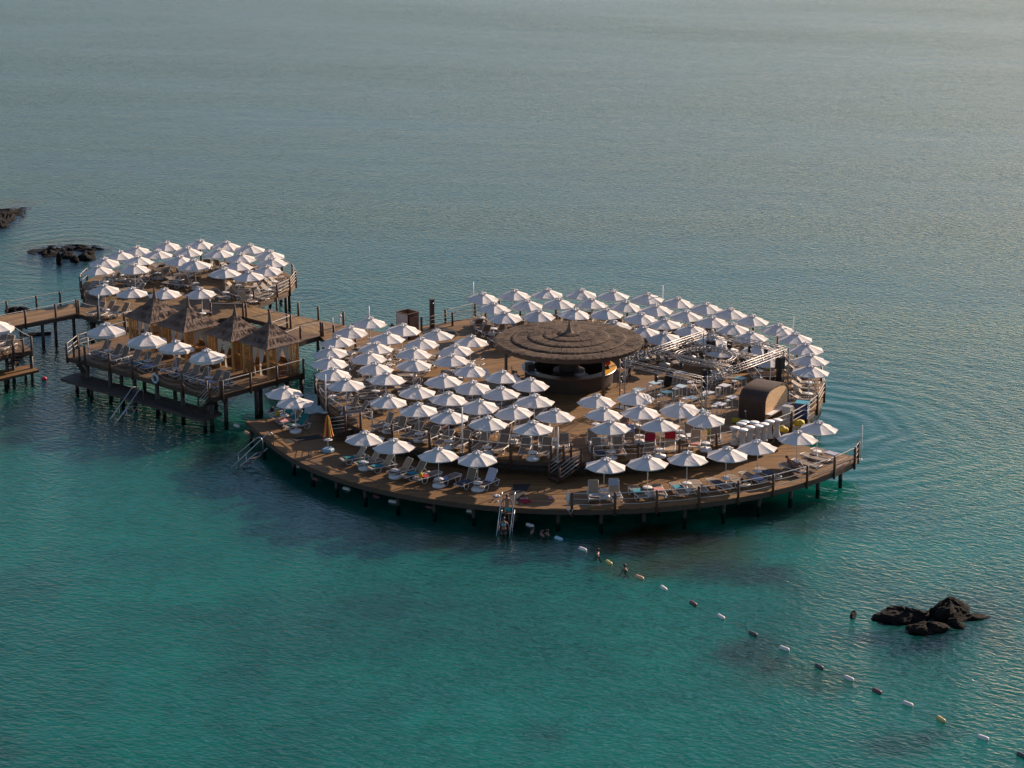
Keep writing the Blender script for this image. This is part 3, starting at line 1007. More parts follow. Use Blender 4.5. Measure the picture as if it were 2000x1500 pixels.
def lounger_meshes(angle):
    fr = MB()
    for s in (-1, 1):
        fr.tube([(-.93, s * .31, LH - .04), (-.85, s * .32, LH), (.85, s * .32, LH), (.94, s * .31, LH - .05)], .026, 5)
    for x in (-.93, -.25, .93):
        fr.tube([(x, -.31, LH - .03), (x, .31, LH - .03)], .022, 5)
    frame = fr.mesh('frame', 'resin')
    legs = []
    for x in (-.58, .52):
        for s in (-1, 1):
            legs.append(MB().tube([(x - .25, s * .33, LH), (x - .19, s * .335, .12), (x - .09, s * .335, .025), (x + .09, s * .335, .025), (x + .19, s * .335, .12), (x + .25, s * .33, LH)], .024, 5).mesh('leg', 'resin'))
    seat = {}
    bk = {}
    for c in ('sling', 'tan'):
        b = MB()
        xs = [-.24, .1, .45, .75, .92]
        zs = [0, -.025, -.03, -.015, .0]
        vs = []
        for q in (0.012, -.012):
            for x, zz in zip(xs, zs):
                for y in (-.29, .29):
                    vs.append((x, y, LH + zz + q))
        fs = []
        for i in range(4):
            fs.append((i * 2, i * 2 + 2, i * 2 + 3, i * 2 + 1))
            fs.append((10 + i * 2, 10 + i * 2 + 1, 10 + i * 2 + 3, 10 + i * 2 + 2))
            fs.append((i * 2, 10 + i * 2, 12 + i * 2, 2 + i * 2))
            fs.append((i * 2 + 1, 3 + i * 2, 13 + i * 2, 11 + i * 2))
        b.add(vs, fs)
        seat[c] = b.mesh('seat', c)
        m = Matrix.Rotation(-(PI - R(angle)), 3, 'Y')
        L = .74
        ca, sa = math.cos(R(angle)), math.sin(R(angle))
        b = MB()
        n_ = Matrix(((-ca, 0, -sa), (0, 1, 0), (sa, 0, -ca)))
        b.box((-.26 - ca * L / 2, 0, LH + sa * L / 2 + .01), (L - .03, .56, .022), mtx=n_)
        bk[c] = b.mesh('backrest', c)
    b = MB()
    ca, sa = math.cos(R(angle)), math.sin(R(angle))
    tip = lambda f, y: (-.26 - ca * .76 * f, y, LH + sa * .76 * f + .01)
    b.tube([tip(0, -.30), tip(.95, -.30), tip(1, -.25), tip(1, .25), tip(.95, .30), tip(0, .30)], .022, 5)
    if angle > 12:
        b.tube([tip(.5, -.29), (-.26 - ca * .38 - .22, -.29, LH)], .014, 4)
        b.tube([tip(.5, .29), (-.26 - ca * .38 - .22, .29, LH)], .014, 4)
    bf = b.mesh('back_frame', 'resin')
    return frame, legs, seat, bk, bf


LM = {a: lounger_meshes(a) for a in (3, 28, 42, 55, 66)}
LOUNGERS = []


def lounger(x, y, z, yaw, label, group, angle=42, col='sling'):
    """yaw: bearing of the foot end."""
    fr, legs, seat, bk, bf = LM[angle]
    t = thing('sun_lounger', label, 'sun lounger', (x, y, z), yaw, group)
    ob('frame', fr, t)
    for l in legs:
        ob('leg', l, t)
    ob('seat', seat[col], t)
    k = ob('backrest', bk[col], t)
    ob('back_frame', bf, k)
    LOUNGERS.append((x, y, z, yaw, t))
    return t


def blocked(x, y, z):
    if z > 2 and math.hypot(x - UC[0], y - UC[1]) < 4.4:
        return True
    return any(abs(z - q[2]) < .3 and math.hypot(x - q[0], y - q[1]) < .64 for q in LOUNGERS)


def rim_ok(x, y, z, yaw):
    fx, fy = x + math.cos(yaw) * .95, y + math.sin(yaw) * .95
    if z > 2 and x > -14:
        return math.hypot(fx - UC[0], fy - UC[1]) < UR - .1
    if z > 2:
        return math.hypot(fx - IC[0], fy - IC[1]) < IR - .1 or fy < 170
    return True


def side_word(x, y, ux, uy):
    dx, dy = ux - x, uy - y
    if abs(dx) > .45 * abs(dy):
        return 'right of' if dx > 0 else 'left of'
    return 'behind' if dy > 0 else 'in front of'


def pair(x, y, z, phrase, group, centre, angles=(42, 55, 55, 66, 42, 28), cols=('sling',), shift=.25, only=None, yaw=None):
    yw = math.atan2(y - centre[1], x - centre[0]) if yaw is None else yaw
    for s in (-1, 1):
        if only and s not in only:
            continue
        a = yw + random.uniform(-.12, .12)
        tx, ty = -math.sin(yw) * s, math.cos(yw) * s
        lx, ly = x + tx * .64 + math.cos(yw) * shift, y + ty * .64 + math.sin(yw) * shift
        while not rim_ok(lx, ly, z, a) and shift > -3:
            lx -= math.cos(yw) * .25
            ly -= math.sin(yw) * .25
            shift -= .25
        if blocked(lx, ly, z):
            continue
        c = random.choice(cols)
        lounger(lx, ly, z, a, '%s sun lounger %s %s' % ('tan' if c == 'tan' else 'grey', side_word(x, y, x + tx, y + ty), phrase), group, random.choice(angles), c)


ROWS = [
    # (phrase, deck height, [peaks left to right])
    ('rearmost arc of round deck', UP, [(940.5, 568.7), (1005.6, 563.8), (1068.6, 561.7), (1135, 561.8), (1198.4, 564.5), (1265.6, 570), (1321.6, 578.5), (1379, 589), (1424.8, 599.5), (1468.2, 612.8), (1517.9, 629.6), (1553.6, 647.8), (1574.6, 668), (1583, 689.8), (1581, 710.8)]),
    ('second arc from back, round deck', UP, [(963, 589), (1029.4, 582.7), (1090.3, 580), (1155, 581.3), (1218, 584.8), (1281.7, 591.8), (1338.4, 603.7), (1390, 615.4), (1431.8, 629.6), (1468.2, 645.7)]),
    ('arc just behind the thatched bar', UP, [(986.7, 606.5), (1051.8, 603), (1119, 600.2), (1184.4, 600.2), (1249.5, 608.6), (1299.2, 619.8), (1350, 632)]),
    ('short row between bar roof and truss', UP, [(1202.6, 624), (1257.9, 635.2), (1299, 645.5)]),
    ('group seen through the truss', UP, [(1392, 650), (1411, 671), (1484, 668), (1506, 692)]),
    ('outer left arc of round deck', UP, [(721.8, 617.7), (684.7, 634.5), (660.2, 654), (647, 674.4), (642, 694.7), (648.5, 715.7), (676, 737)]),
    ('second arc at left of round deck', UP, [(784.8, 630.3), (755.4, 647), (732.3, 666), (720.4, 685), (732.3, 705.9), (753, 725.7)]),
    ('third arc at left of round deck', UP, [(854.8, 641.5), (824, 657.6), (805.8, 676.5), (807.2, 697.5)]),
    ('column just left of the bar', UP, [(918, 653.4), (891.5, 670.2), (883.8, 689.8), (919.5, 709.4)]),
    ('row front left of the bar', UP, [(866, 728.7), (922.3, 741.3), (979, 722), (979.7, 753.2), (1035, 735.7), (1043.4, 767.9)]),
    ('middle front left row, round deck', UP, [(814.2, 750.4), (872, 764), (937, 777), (1005.6, 789.6), (1082.6, 796.6)]),
    ('front left rim row, round deck', UP, [(756.8, 769.3), (817.7, 785.4), (876.3, 799), (951.7, 810.6), (1040.6, 820.4)]),
    ('back row, front right group', UP, [(1164.8, 767.9), (1241.8, 760.9), (1328.6, 781.2)]),
    ('middle row, front right group', UP, [(1178.8, 793.8), (1250.2, 789.6), (1379.5, 803.2)]),
    ('front row, front right group', UP, [(1194.2, 819), (1290, 815.5)]),
]
G_P, G_L = 'white parasols on the decks', 'sun loungers on the decks'
for phrase, z, peaks in ROWS:
    for i, (px, py) in enumerate(peaks):
        ph = '%s parasol, %s' % (ORD[i], phrase)
        x, y = parasol(px, py, z, 'white parasol, %s from %s, %s' % (ORD[i], 'the back' if 'at left' in phrase or 'column' in phrase or 'outer left' in phrase else 'left', phrase), G_P)
        front = 'front right' in phrase
        if phrase == 'back row, front right group' and i == 0:
            continue
        if front:
            pair(x, y, z, ph, G_L, UC, angles=(55, 66, 66), yaw=R(-88 + random.uniform(-8, 8)), cols=('sling', 'sling', 'tan'))
        else:
            pair(x, y, z, ph, G_L, UC)

ISL_ROWS = [
    ('rear arc of the small deck', [(192.6, 517.2), (202.8, 501), (232.8, 488.4), (267, 478.2), (324.6, 469.2), (387.8, 466.8), (439.4, 469.2), (486.2, 474.6), (524, 486.6), (533, 501)]),
    ('second arc of the small deck', [(262.2, 513), (268.2, 497.4), (306.6, 485.4), (364.8, 480), (426.8, 483.6), (470.6, 492.6), (521.6, 516)]),
    ('middle of the small deck', [(348.6, 497.4), (438.8, 520.8), (464, 508.2), (488, 527.4)]),
    ('front row of the small deck', [(204, 553.2), (258.6, 559.8), (322.8, 561), (393.2, 560.4)]),
]
for phrase, peaks in ISL_ROWS:
    for i, (px, py) in enumerate(peaks):
        x, y = parasol(px, py, UP, 'white parasol, %s from left, %s' % (ORD[i], phrase), G_P)
        cols = ('sling', 'sling', 'tan') if px > 440 else ('sling',)
        if phrase.startswith('front') and i in (1, 2, 3):
            continue
        pair(x, y, UP, '%s parasol, %s' % (ORD[i], phrase), G_L, (IC[0], IC[1] - .5), cols=cols, only=None)
parasol(380.6, 504, UP, 'largest white parasol with a skirt at the centre of small deck', G_P, 2.75, .17)
for i, (px, py) in enumerate([(208, 614), (236, 618)]):
    x, y, _ = at(px, py, UP)
    lounger(x, y, UP, R(-135), ['grey sun lounger beside the pole at small deck front left', 'white framed sun lounger nearest the water at small deck front left'][i], G_L, 55)
x, y, _ = at(404, 612, UP)
lounger(x, y, UP, R(-80), 'grey sun lounger behind the second cabana roof on small deck', G_L, 55)
for i, (px, py) in enumerate([(330, 549), (342, 553), (354, 558), (366, 562), (318, 544)]):
    x, y, _ = at(px, py, UP)
    if not blocked(x, y, UP):
        lounger(x, y, UP, R(-60), 'grey sun lounger, %s in the slanting row at small deck centre' % ORD[i], G_L, 42)

# lower deck
for i, (px, py) in enumerate([(710.6, 840), (770.8, 855.4), (856.2, 872.2), (932.8, 879.2)]):
    parasol(px, py, LOW, 'white parasol, %s from the left on the lower deck left half' % ORD[i], G_P, 2.55)
LOWL = [(693, 903, 55, 'tan'), (721, 911, 60, 'tan'), (747, 919, 60, 'tan'), (784, 928, 55, 'tan'), (811, 934, 55, 'sling'), (835, 939, 3, 'sling'), (874, 944, 3, 'sling'), (913, 950, 66, 'sling'), (951, 952, 55, 'sling')]
LOWPOS = []
for i, (px, py, a, c) in enumerate(LOWL):
    x, y, _ = at(px, py, LOW)
    a = min(LM, key=lambda q: abs(q - a))
    yw = math.atan2(y - LC[1], x - LC[0]) - R(16)
    lounger(x, y, LOW, yw, '%s sun lounger, %s from the left on lower deck left half' % ('tan' if c == 'tan' else 'grey', ORD[i]), G_L, a, c)
    LOWPOS.append((x, y, yw, a))
RIGHTP = []
for i, (px, py) in enumerate([(1180.2, 892.5), (1265.6, 887.6), (1342.6, 879.9), (1419.2, 870.8), (1480.8, 857.5), (1557.8, 840), (1597.7, 820.4)]):
    x, y = parasol(px, py, LOW, 'white parasol, %s from the left on the lower deck right half' % ORD[i], G_P, 2.5)
    RIGHTP.append((x, y))
    pair(x, y, LOW, '%s parasol, lower deck right half' % ORD[i], G_L, LC, angles=(66,) if i == 0 else (3,), cols=('tan', 'sling') if i == 0 else ('sling',), shift=.3)
FLP = []
for i, (px, py) in enumerate([(554, 753), (576, 771)]):
    parasol(px, py, LOW, ['rear white parasol of the pair on the front left corner', 'front white parasol of the pair on the front left corner'][i], G_P)
for i, (px, py, a) in enumerate([(545, 810, 28), (556, 819, 55), (567, 829, 42), (580, 839, 42)]):
    x, y, _ = at(px, py, LOW)
    lounger(x, y, LOW, R(-141), 'sun lounger, %s from the back on the front left corner' % ORD[i], G_L, a, 'sling')
    FLP.append((x, y, R(-141), a))

# cabana deck
for i, (px, py, D) in enumerate([(208.4, 629.6, 2.85), (285.8, 648.8, 2.9), (342, 663.6, 2.5), (405, 679.8, 2.55)]):
    parasol(px, py, UP, 'white skirted parasol, %s from the left on the cabana deck' % ORD[i], G_P, D, .2)
for i, (px, py) in enumerate([(213, 678), (235, 686), (251, 691), (272, 696), (292, 701), (312, 707), (350, 714), (369, 722), (389, 727), (407, 733), (429, 738), (447, 743)]):
    x, y, _ = at(px - 13, py + 15, UP)
    lounger(x, y, UP, R(-129) + random.uniform(-.06, .06), 'grey sun lounger, %s from the left on the cabana deck' % ORD[i], G_L, random.choice((55, 66, 55)), 'sling')
# cut off at the left edge
parasol(-14, 622, UP, 'white skirted parasol cut off by the left frame edge', G_P, 2.7, .2)
for i, (px, py) in enumerate([(2, 676), (14, 684)]):
    x, y, _ = at(px, py, UP)
    lounger(x, y, UP, R(-110), ['grey sun lounger at the left frame edge, farther one', 'grey sun lounger at the left frame edge, nearer one'][i], G_L, 55)


# ------------------------------------------------------------------ thatched bar
def straws(b, n, rmin, rmax, zf, L, wd, seed):
    rd = random.Random(seed)
    for _ in range(n):
        a = rd.uniform(0, 2 * PI)
        r0 = math.sqrt(rd.uniform(rmin ** 2, rmax ** 2))
        da = rd.gauss(0, .22) / max(.4, r0)
        l = L * rd.uniform(.5, 1.2)
        r1 = min(rmax + .06, r0 + l)
        if zf(r1) != zf(r0):
            r1 = r0 + .12
        p = Vector((r0 * math.cos(a), r0 * math.sin(a), zf(r0) + rd.uniform(.0, .03)))
        q = Vector((r1 * math.cos(a + da * .5), r1 * math.sin(a + da * .5), zf(r1) + rd.uniform(.0, .05)))
        s = Vector((-math.sin(a), math.cos(a), 0)) * wd * rd.uniform(.6, 1.3)
        up = Vector((0, 0, wd))
        b.add([p - s, p + s, p + up, q - s * .6, q + s * .6, q + up], [(0, 1, 4, 3), (1, 2, 5, 4), (2, 0, 3, 5), (3, 4, 5), (0, 2, 1)])


def bar():
    t = thing('thatched_bar', 'round thatched beach bar at the middle of the round deck', 'bar', (UC[0] - .05, UC[1] + .1, UP))
    RR = 5.12
    rings = [(5.12, 2.98), (3.95, 3.11), (2.80, 3.23), (1.78, 3.34), (.82, 3.44)]
    roof = thing_part = bpy.data.objects.new('roof', None)
    roof.parent = t
    COL.objects.link(roof)
    for k, (r, z) in enumerate(rings):
        ri = rings[k + 1][0] - .30 if k + 1 < len(rings) else .30
        zi = z + .085 if k + 1 < len(rings) else 3.54
        b = MB()
        n = 220
        b.lathe([(ri, zi), ((ri + r) / 2, zi + .012), (r - .14, z + .072), (r, z + .02), (r - .03, z - .06), (r - .3, z - .08)], n, smooth=False, jit=[0, .006, .012, .03, .025, 0])
        part(roof, 'thatch_tier', b, 'thatchbar')
    b = MB().lathe([(.56, 3.46), (.38, 3.52), (.24, 3.62), (.14, 3.86), (.07, 4.15), (.035, 4.42), (.001, 4.46)], 14)
    part(roof, 'finial', b, 'thatch')

    def zf(r):
        for k, (rr, z) in enumerate(rings):
            lo = rings[k + 1][0] if k + 1 < len(rings) else .3
            if r >= lo - .02:
                return z + .09 - (.02 if r > rr - .2 else 0)
        return 3.53
    b = MB()
    straws(b, 1100, .4, 5.1, zf, .5, .009, 5)
    part(roof, 'loose_straw', b, 'straw', kind='stuff')
    part(t, 'eave_ring', MB().lathe([(4.92, 2.72), (5.0, 2.72), (5.0, 2.96), (4.92, 2.96), (4.92, 2.72)], 90, smooth=False), 'beam')
    part(t, 'eave_rail', MB().tube([(4.72 * math.cos(2 * PI * i / 48), 4.72 * math.sin(2 * PI * i / 48), 2.64) for i in range(48)], .05, 6, closed=True), 'beam')
    part(t, 'ceiling', MB().lathe([(.3, 3.0), (4.92, 2.93)], 60), 'beam')
    for a in (-60, -166, 96, 18):
        part(t, 'column', MB().tube([(4.45 * math.cos(R(a)), 4.45 * math.sin(R(a)), 0), (4.45 * math.cos(R(a)), 4.45 * math.sin(R(a)), 2.93)], .11, 10), mat_col)
    for i in range(16):
        a = 2 * PI * i / 16
        part(t, 'rafter', MB().tube([(.3 * math.cos(a), .3 * math.sin(a), 2.98), (4.95 * math.cos(a), 4.95 * math.sin(a), 2.86)], .05, 5), 'beam')
    part(t, 'counter_front', MB().lathe([(2.95, 0), (3.02, 0), (3.06, 1.05), (2.95, 1.05)], 64, smooth=False), 'barwood')
    for nm, a0, a1, m_ in (('counter_top', -140, -38, 'bartop'), ('counter_top', -38, 60, 'bartop_sunlit'), ('counter_top', 60, 220, 'bartop_sheen')):  # one varnished top; sunlight and sky sheen painted as separate stretches
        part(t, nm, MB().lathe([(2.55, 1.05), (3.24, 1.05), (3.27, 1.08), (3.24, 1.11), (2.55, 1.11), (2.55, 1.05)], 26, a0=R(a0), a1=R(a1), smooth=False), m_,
             label={'bartop': 'dark brown stretch of bar top', 'bartop_sunlit': 'stretch of bar top coloured bright yellow as sunlit', 'bartop_sheen': 'stretch of bar top coloured pale grey as sky sheen'}[m_])
    part(t, 'centre_shelf', MB().lathe([(.001, 0), (1.1, 0), (1.1, .9), (.7, .92), (.7, 1.5), (.9, 1.52), (.9, 1.56), (.001, 1.56)], 28, smooth=False), 'barwood')
    return t


mat_col = mat('olive_brown_column', (.12, .095, .065), .7, .2)
bar()
BX, BY = UC[0] - .05, UC[1] + .1


def on_bar(name, label, cat, a, r, z, mb, m):
    return single(name, mb, m, label, cat, (BX + r * math.cos(R(a)), BY + r * math.sin(R(a)), UP + z), R(a))


t = thing('espresso_machine', 'black machine standing on the left of the bar top', 'machine', (BX + 2.85 * math.cos(R(-160)), BY + 2.85 * math.sin(R(-160)), UP + 1.11), R(20))
part(t, 'body', MB().box((0, 0, .25), (.5, .6, .5)), 'black')
part(t, 'spout', MB().tube([(.3, 0, .3), (.3, 0, .12)], .03, 6), 'steel')
part(t, 'drip_tray', MB().box((.3, 0, .03), (.2, .45, .05)), 'steel')
for i, (a, lab) in enumerate([(-95, 'dark green bottle cooler inside the bar'), (-62, 'grey drinks fridge inside the bar beside the column')]):
    t = thing('drinks_fridge', lab, 'fridge', (BX + 1.75 * math.cos(R(a)), BY + 1.75 * math.sin(R(a)), UP), R(a))
    part(t, 'body', MB().box((0, 0, .5), (.6, .8, 1.0)), ('black', 'grey')[i])
    part(t, 'door', MB().box((.31, 0, .5), (.03, .72, .88)), 'black')
    part(t, 'handle', MB().tube([(.34, .25, .3), (.34, .25, .7)], .015, 5), 'steel')
t = thing('round_lamp', 'red round lamp on the sunlit-yellow stretch of bar top', 'lamp', (BX + 2.7 * math.cos(R(-12)), BY + 2.7 * math.sin(R(-12)), UP + 1.11))
part(t, 'globe', MB().ell((0, 0, .42), (.4, .4, .42), 14, 9), 'red')
part(t, 'stand', MB().lathe([(.001, 0), (.15, 0), (.12, .1), (.10, .26), (.001, .26)], 12), 'black')
for i, (a, r) in enumerate([(-20, 3.75), (-8, 3.8), (-178, 3.75), (-163, 3.8)]):
    t = thing('bar_stool', ['black bar stool at the right of the bar by the truss, nearer', 'black bar stool at the right of the bar by the truss, farther', 'black bar stool left of the bar, farther one', 'black bar stool left of the bar, nearer one'][i], 'bar stool',
              (BX + r * math.cos(R(a)), BY + r * math.sin(R(a)), UP), R(a + 180), 'black bar stools')
    part(t, 'seat', MB().box((0, 0, .76), (.4, .4, .05)), 'black')
    part(t, 'backrest', MB().box((-.19, 0, 1.02), (.03, .38, .3)), 'black')
    for sx in (-1, 1):
        for sy in (-1, 1):
            part(t, 'leg', MB().tube([(sx * .17, sy * .17, .74), (sx * .21, sy * .21, 0)], .018, 5), 'black')


# ------------------------------------------------------------------ cabanas
def cabana(px, py, label):
    x, y, _ = at(px, py, UP)
    t = thing('cabana', label, 'cabana', (x, y, UP), R(-45), 'thatched cabanas in a row')
    # local frame: +x runs towards the camera's right front, -y faces the camera's left front
    h = 1.34
    EH = 2.28
    for sx in (-1, 1):
        for sy in (-1, 1):
            part(t, 'corner_post', MB().box((sx * h, sy * h, EH / 2), (.12, .12, EH)), 'honey')
    for s in (-1, 1):
        part(t, 'eave_beam', MB().box((0, s * (h + .06), EH + .06), (2 * h + .3, .10, .14)), 'honey')
        part(t, 'eave_beam', MB().box((s * (h + .06), 0, EH + .063), (.10, 2 * h + .02, .134)), 'honey')
    # louvred wing panels beside the corner posts
    pw = .62

    def louvre(cx, cy, along_x):
        b = MB()
        for k in range(20):
            z = .12 + k * (EH - .25) / 19
            rm = Matrix.Rotation(R(35), 3, 'X' if along_x else 'Y')
            b.box((cx, cy, z), ((pw, .012, .075) if along_x else (.012, pw, .075)), mtx=rm)
        p = part(t, 'louvre_panel', b, 'honey')
        b = MB()
        for e in (-1, 1):
            c = (cx + e * pw / 2, cy, EH / 2) if along_x else (cx, cy + e * pw / 2, EH / 2)
            b.box(c, (.06, .06, EH - .02))
        part(p, 'panel_frame', b, 'honey')
    o = h - .06 - pw / 2 - .03
    for s in (-1, 1):
        louvre(h, s * o, False)
        louvre(s * o, h, True)
        louvre(-h, s * o, False)
    louvre(-o, -h, True)
    # low boarded walls
    def lowwall(c, d, m_='honeydk'):
        part(t, 'low_wall', MB().box(c, d), m_)
    lowwall((-.45, -h, .5), (.05, .05, 1.0))
    lowwall((0, h, .42), (1.3, .05, .84))
    lowwall((-h, 0, .42), (.05, 1.3, .84))
    part(t, 'counter', MB().box((-.55, -h, .52), (.75, .06, 1.04)), 'honeydk')
    part(t, 'sill', MB().box((h, 0, .86), (.08, 1.3, .06)), 'honey')
    for k in range(5):
        part(t, 'baluster', MB().box((h, -.5 + k * .25, .43), (.04, .05, .82)), 'honeydk')
    # curtains tied at the waist
    def curtain(cx, cy, along_x, flip, tie=.95):
        b = MB()
        n = 11
        vs = []
        zs = [EH - .02, EH - .3, tie + .6, tie + .2, tie, tie - .15, tie - .5, .15]
        wd = [.62, .58, .42, .24, .13, .16, .24, .27]
        for z, w_ in zip(zs, wd):
            for i in range(n):
                f = i / (n - 1)
                u = flip * (f * w_) if flip else (f - .5) * w_
                d = .035 * math.sin(f * 6 * PI)
                vs.append((cx + u, cy + d, z) if along_x else (cx + d, cy + u, z))
        fs = [(k * n + i, k * n + i + 1, (k + 1) * n + i + 1, (k + 1) * n + i) for k in range(len(zs) - 1) for i in range(n - 1)]
        b.add(vs, fs, True)
        c = part(t, 'curtain', b, 'curtain')
        tb = MB().lathe([(.075, -.03), (.085, 0), (.075, .03)], 10, (cx + (flip * .065 if along_x else 0), cy + (0 if along_x else flip * .065), tie))
        part(c, 'tie_band', tb, 'curtain')
    curtain(-.42, -h + .1, True, 1)
    curtain(.30, -h + .1, True, 1, .8)
    curtain(h - .1, -.55, False, 1)
    curtain(h - .1, .62, False, -1)
    # seats inside
    part(t, 'bench', MB().box((.0, .85, .22), (1.9, .7, .44)), 'honeydk')
    part(t, 'cushion', MB().box((.0, .85, .49), (1.85, .68, .10)), 'orange')
    part(t, 'side_bench', MB().box((-.85, -.1, .22), (.6, 1.1, .44)), 'honeydk')
    # thatch: three concave tiers over a square plan, then the spike
    roof = bpy.data.objects.new('roof', None)
    roof.parent = t
    COL.objects.link(roof)

    def sq(a, r, rnd):
        c_, s_ = math.cos(a), math.sin(a)
        k = 1 / max(abs(c_), abs(s_))
        k = k * (1 - rnd) + 1.06 * rnd
        return r * k * c_, r * k * s_
    tiers = [((1.66, 2.30), (1.00, 2.76), 0), ((1.06, 2.755), (.50, 3.17), .02), ((.555, 3.165), (.13, 3.62), .12)]
    n = 120
    rd = random.Random(int(px))
    for (ro, zo), (ri, zi), rn in tiers:
        vs = []
        prof = [(ri, zi + .01, .004), ((ro + ri) / 2, (zo + zi) / 2 + .005, .006), (ro - .05, zo + .045, .008), (ro, zo - .005, .016), (ro - .02, zo - .055, .012), (ro - .25, zo - .02, 0)]
        for r, z, jt in prof:
            for j in range(n):
                a = 2 * PI * j / n
                p = sq(a, r + rd.uniform(-jt, jt), rn)
                vs.append((p[0], p[1], z + rd.uniform(-jt, jt) * .5))
        fs = [(k * n + j, k * n + (j + 1) % n, (k + 1) * n + (j + 1) % n, (k + 1) * n + j) for k in range(len(prof) - 1) for j in range(n)]
        part(roof, 'thatch_tier', MB().add(vs, fs, False), 'thatch')
    b = MB()
    for _ in range(380):
        a = rd.uniform(0, 2 * PI)
        (ro, zo), (ri, zi), rn = tiers[rd.choices((0, 1, 2), (5, 3, 1.4))[0]]
        f0 = rd.uniform(0, .5)
        f1 = min(1.0, f0 + rd.uniform(.25, .5))
        p0 = sq(a, ri + (ro - ri) * f0, rn)
        p1 = sq(a + rd.gauss(0, .03), ri + (ro - ri) * f1, rn)
        z0, z1 = zi + (zo - zi) * f0 + .018, zi + (zo - zi) * f1 + .03
        sd = Vector((-math.sin(a), math.cos(a), 0)) * .008
        P, Q, U = Vector((*p0, z0)), Vector((*p1, z1)), Vector((0, 0, .02))
        b.add([P - sd, P + sd, P + U, Q - sd, Q + sd, Q + U], [(0, 1, 4, 3), (1, 2, 5, 4), (2, 0, 3, 5), (3, 4, 5), (0, 2, 1)])
    part(roof, 'loose_reeds', b, 'thatch', kind='stuff')
    part(roof, 'spike', MB().lathe([(.24, 3.54), (.15, 3.70), (.10, 3.95), (.07, 4.36), (.001, 4.38)], 10), 'straw')
    return t


for px, py, lab in [(306, 676, 'thatched cabana farthest left, half hidden by its neighbour'), (371, 694, 'second thatched cabana from the left with curtains on both sides'),
                    (462, 712, 'third thatched cabana from the left with an orange lit bench'), (530, 728, 'thatched cabana nearest the viewer at the deck corner')]:
    cabana(px, py, lab)


# ------------------------------------------------------------------ stage truss
def truss_parts(a, c, size=.34, seg=.45):
    a, c = Vector(a), Vector(c)
    d = c - a
    L = d.length
    t = d / L
    ref = Vector((0, 0, 1)) if abs(t.z) < .9 else Vector((1, 0, 0))
    u = t.cross(ref).normalized() * size / 2
    v = u.cross(t).normalized() * size / 2
    ch = [u + v, u - v, -u - v, -u + v]
    cb, lb = MB(), MB()
    for o in ch:
        cb.tube([a + o, c + o], .026, 6)
    n = max(2, int(L / seg))
    for k in range(4):
        o, p = ch[k], ch[(k + 1) % 4]
        pts = [a + d * (i / n) + (o if i % 2 else p) for i in range(n + 1)]
        for i in range(n):
            lb.tube([pts[i], pts[i + 1]], .013, 4)
    return cb, lb


def truss():
    A, B, C_, D = (Vector(at(px, py, 5.25)) for px, py in ((1216, 707), (1379, 651), (1536, 684), (1390, 739)))
    D = A + (C_ - B)
    t = thing('stage_truss', 'aluminium lighting truss frame over the dance floor right of bar', 'truss', (A.x, A.y, UP))
    o = Vector((A.x, A.y, UP))

    def beam(p, q, nm='truss_beam', **k):
        cb, lb = truss_parts(p - o, q - o, **k)
        x = part(t, nm, cb, 'alu')
        part(x, 'lacing', lb, 'alu')
    for p, q in ((A, B), (B, C_), (C_, D), (D, A)):
        d = (q - p).normalized() * .17
        beam(p + d, q - d)
    for f in (.36, .70):
        p, q = A.lerp(B, f), D.lerp(C_, f)
        d = (q - p).normalized() * .17
        beam(p + d, q - d, size=.26)
    for p in (A, B, C_, D):
        g = Vector((p.x, p.y, UP + .03))
        beam(g, p + Vector((0, 0, .17)), 'truss_column')
        part(t, 'base_plate', MB().box(tuple(g - o - Vector((0, 0, .015))), (.7, .7, .03), R(50)), 'steel')
    for p, q in ((A, D), (A, B), (D, C_), (D, A), (C_, D), (B, C_)):
        d = (q - p).normalized()
        part(t, 'brace', MB().tube([p + d * 1.0 - Vector((0, 0, .15)) - o, p - Vector((0, 0, 1.3)) - o + d * .15], .025, 5), 'alu')
    c = (A + B + C_ + D) / 4 - o + Vector((0, 0, -.05))
    cb, lb = MB(), MB()
    r0 = 2.05
    pts = lambda r, z: [c + Vector((r * math.cos(2 * PI * i / 48), r * math.sin(2 * PI * i / 48), z)) for i in range(48)]
    for r, z in ((r0, .1), (r0 - .25, .1), (r0 - .12, -.12)):
        cb.tube(pts(r, z), .024, 5, closed=True)
    for i in range(48):
        e, g = pts(r0, .1)[i], pts(r0 - .25, .1)[(i + 1) % 48]
        h = pts(r0 - .12, -.12)[i]
        lb.tube([e, g], .012, 4)
        lb.tube([e, h], .012, 4)
        lb.tube([g, h], .012, 4)
    x = part(t, 'ring_truss', cb, 'alu')
    part(x, 'lacing', lb, 'alu')
    return A, B, C_, D


TA, TB, TC, TD = truss()


def moving_head(p, label):
    t = thing('stage_light', label, 'stage light', tuple(p), random.uniform(0, 6), 'stage lights hung from the truss')
    part(t, 'base', MB().box((0, 0, -.1), (.3, .22, .14)), 'black')
    for s in (-1, 1):
        part(t, 'yoke_arm', MB().box((s * .17, 0, -.32), (.04, .1, .34)), 'black')
    h = part(t, 'head', MB().lathe([(.001, -.2), (.10, -.18), (.13, 0), (.12, .16), (.001, .18)], 12), 'black', (0, 0, -.42))
    part(h, 'lens', MB().lathe([(.001, -.21), (.085, -.205), (.085, -.19)], 12), 'steel')


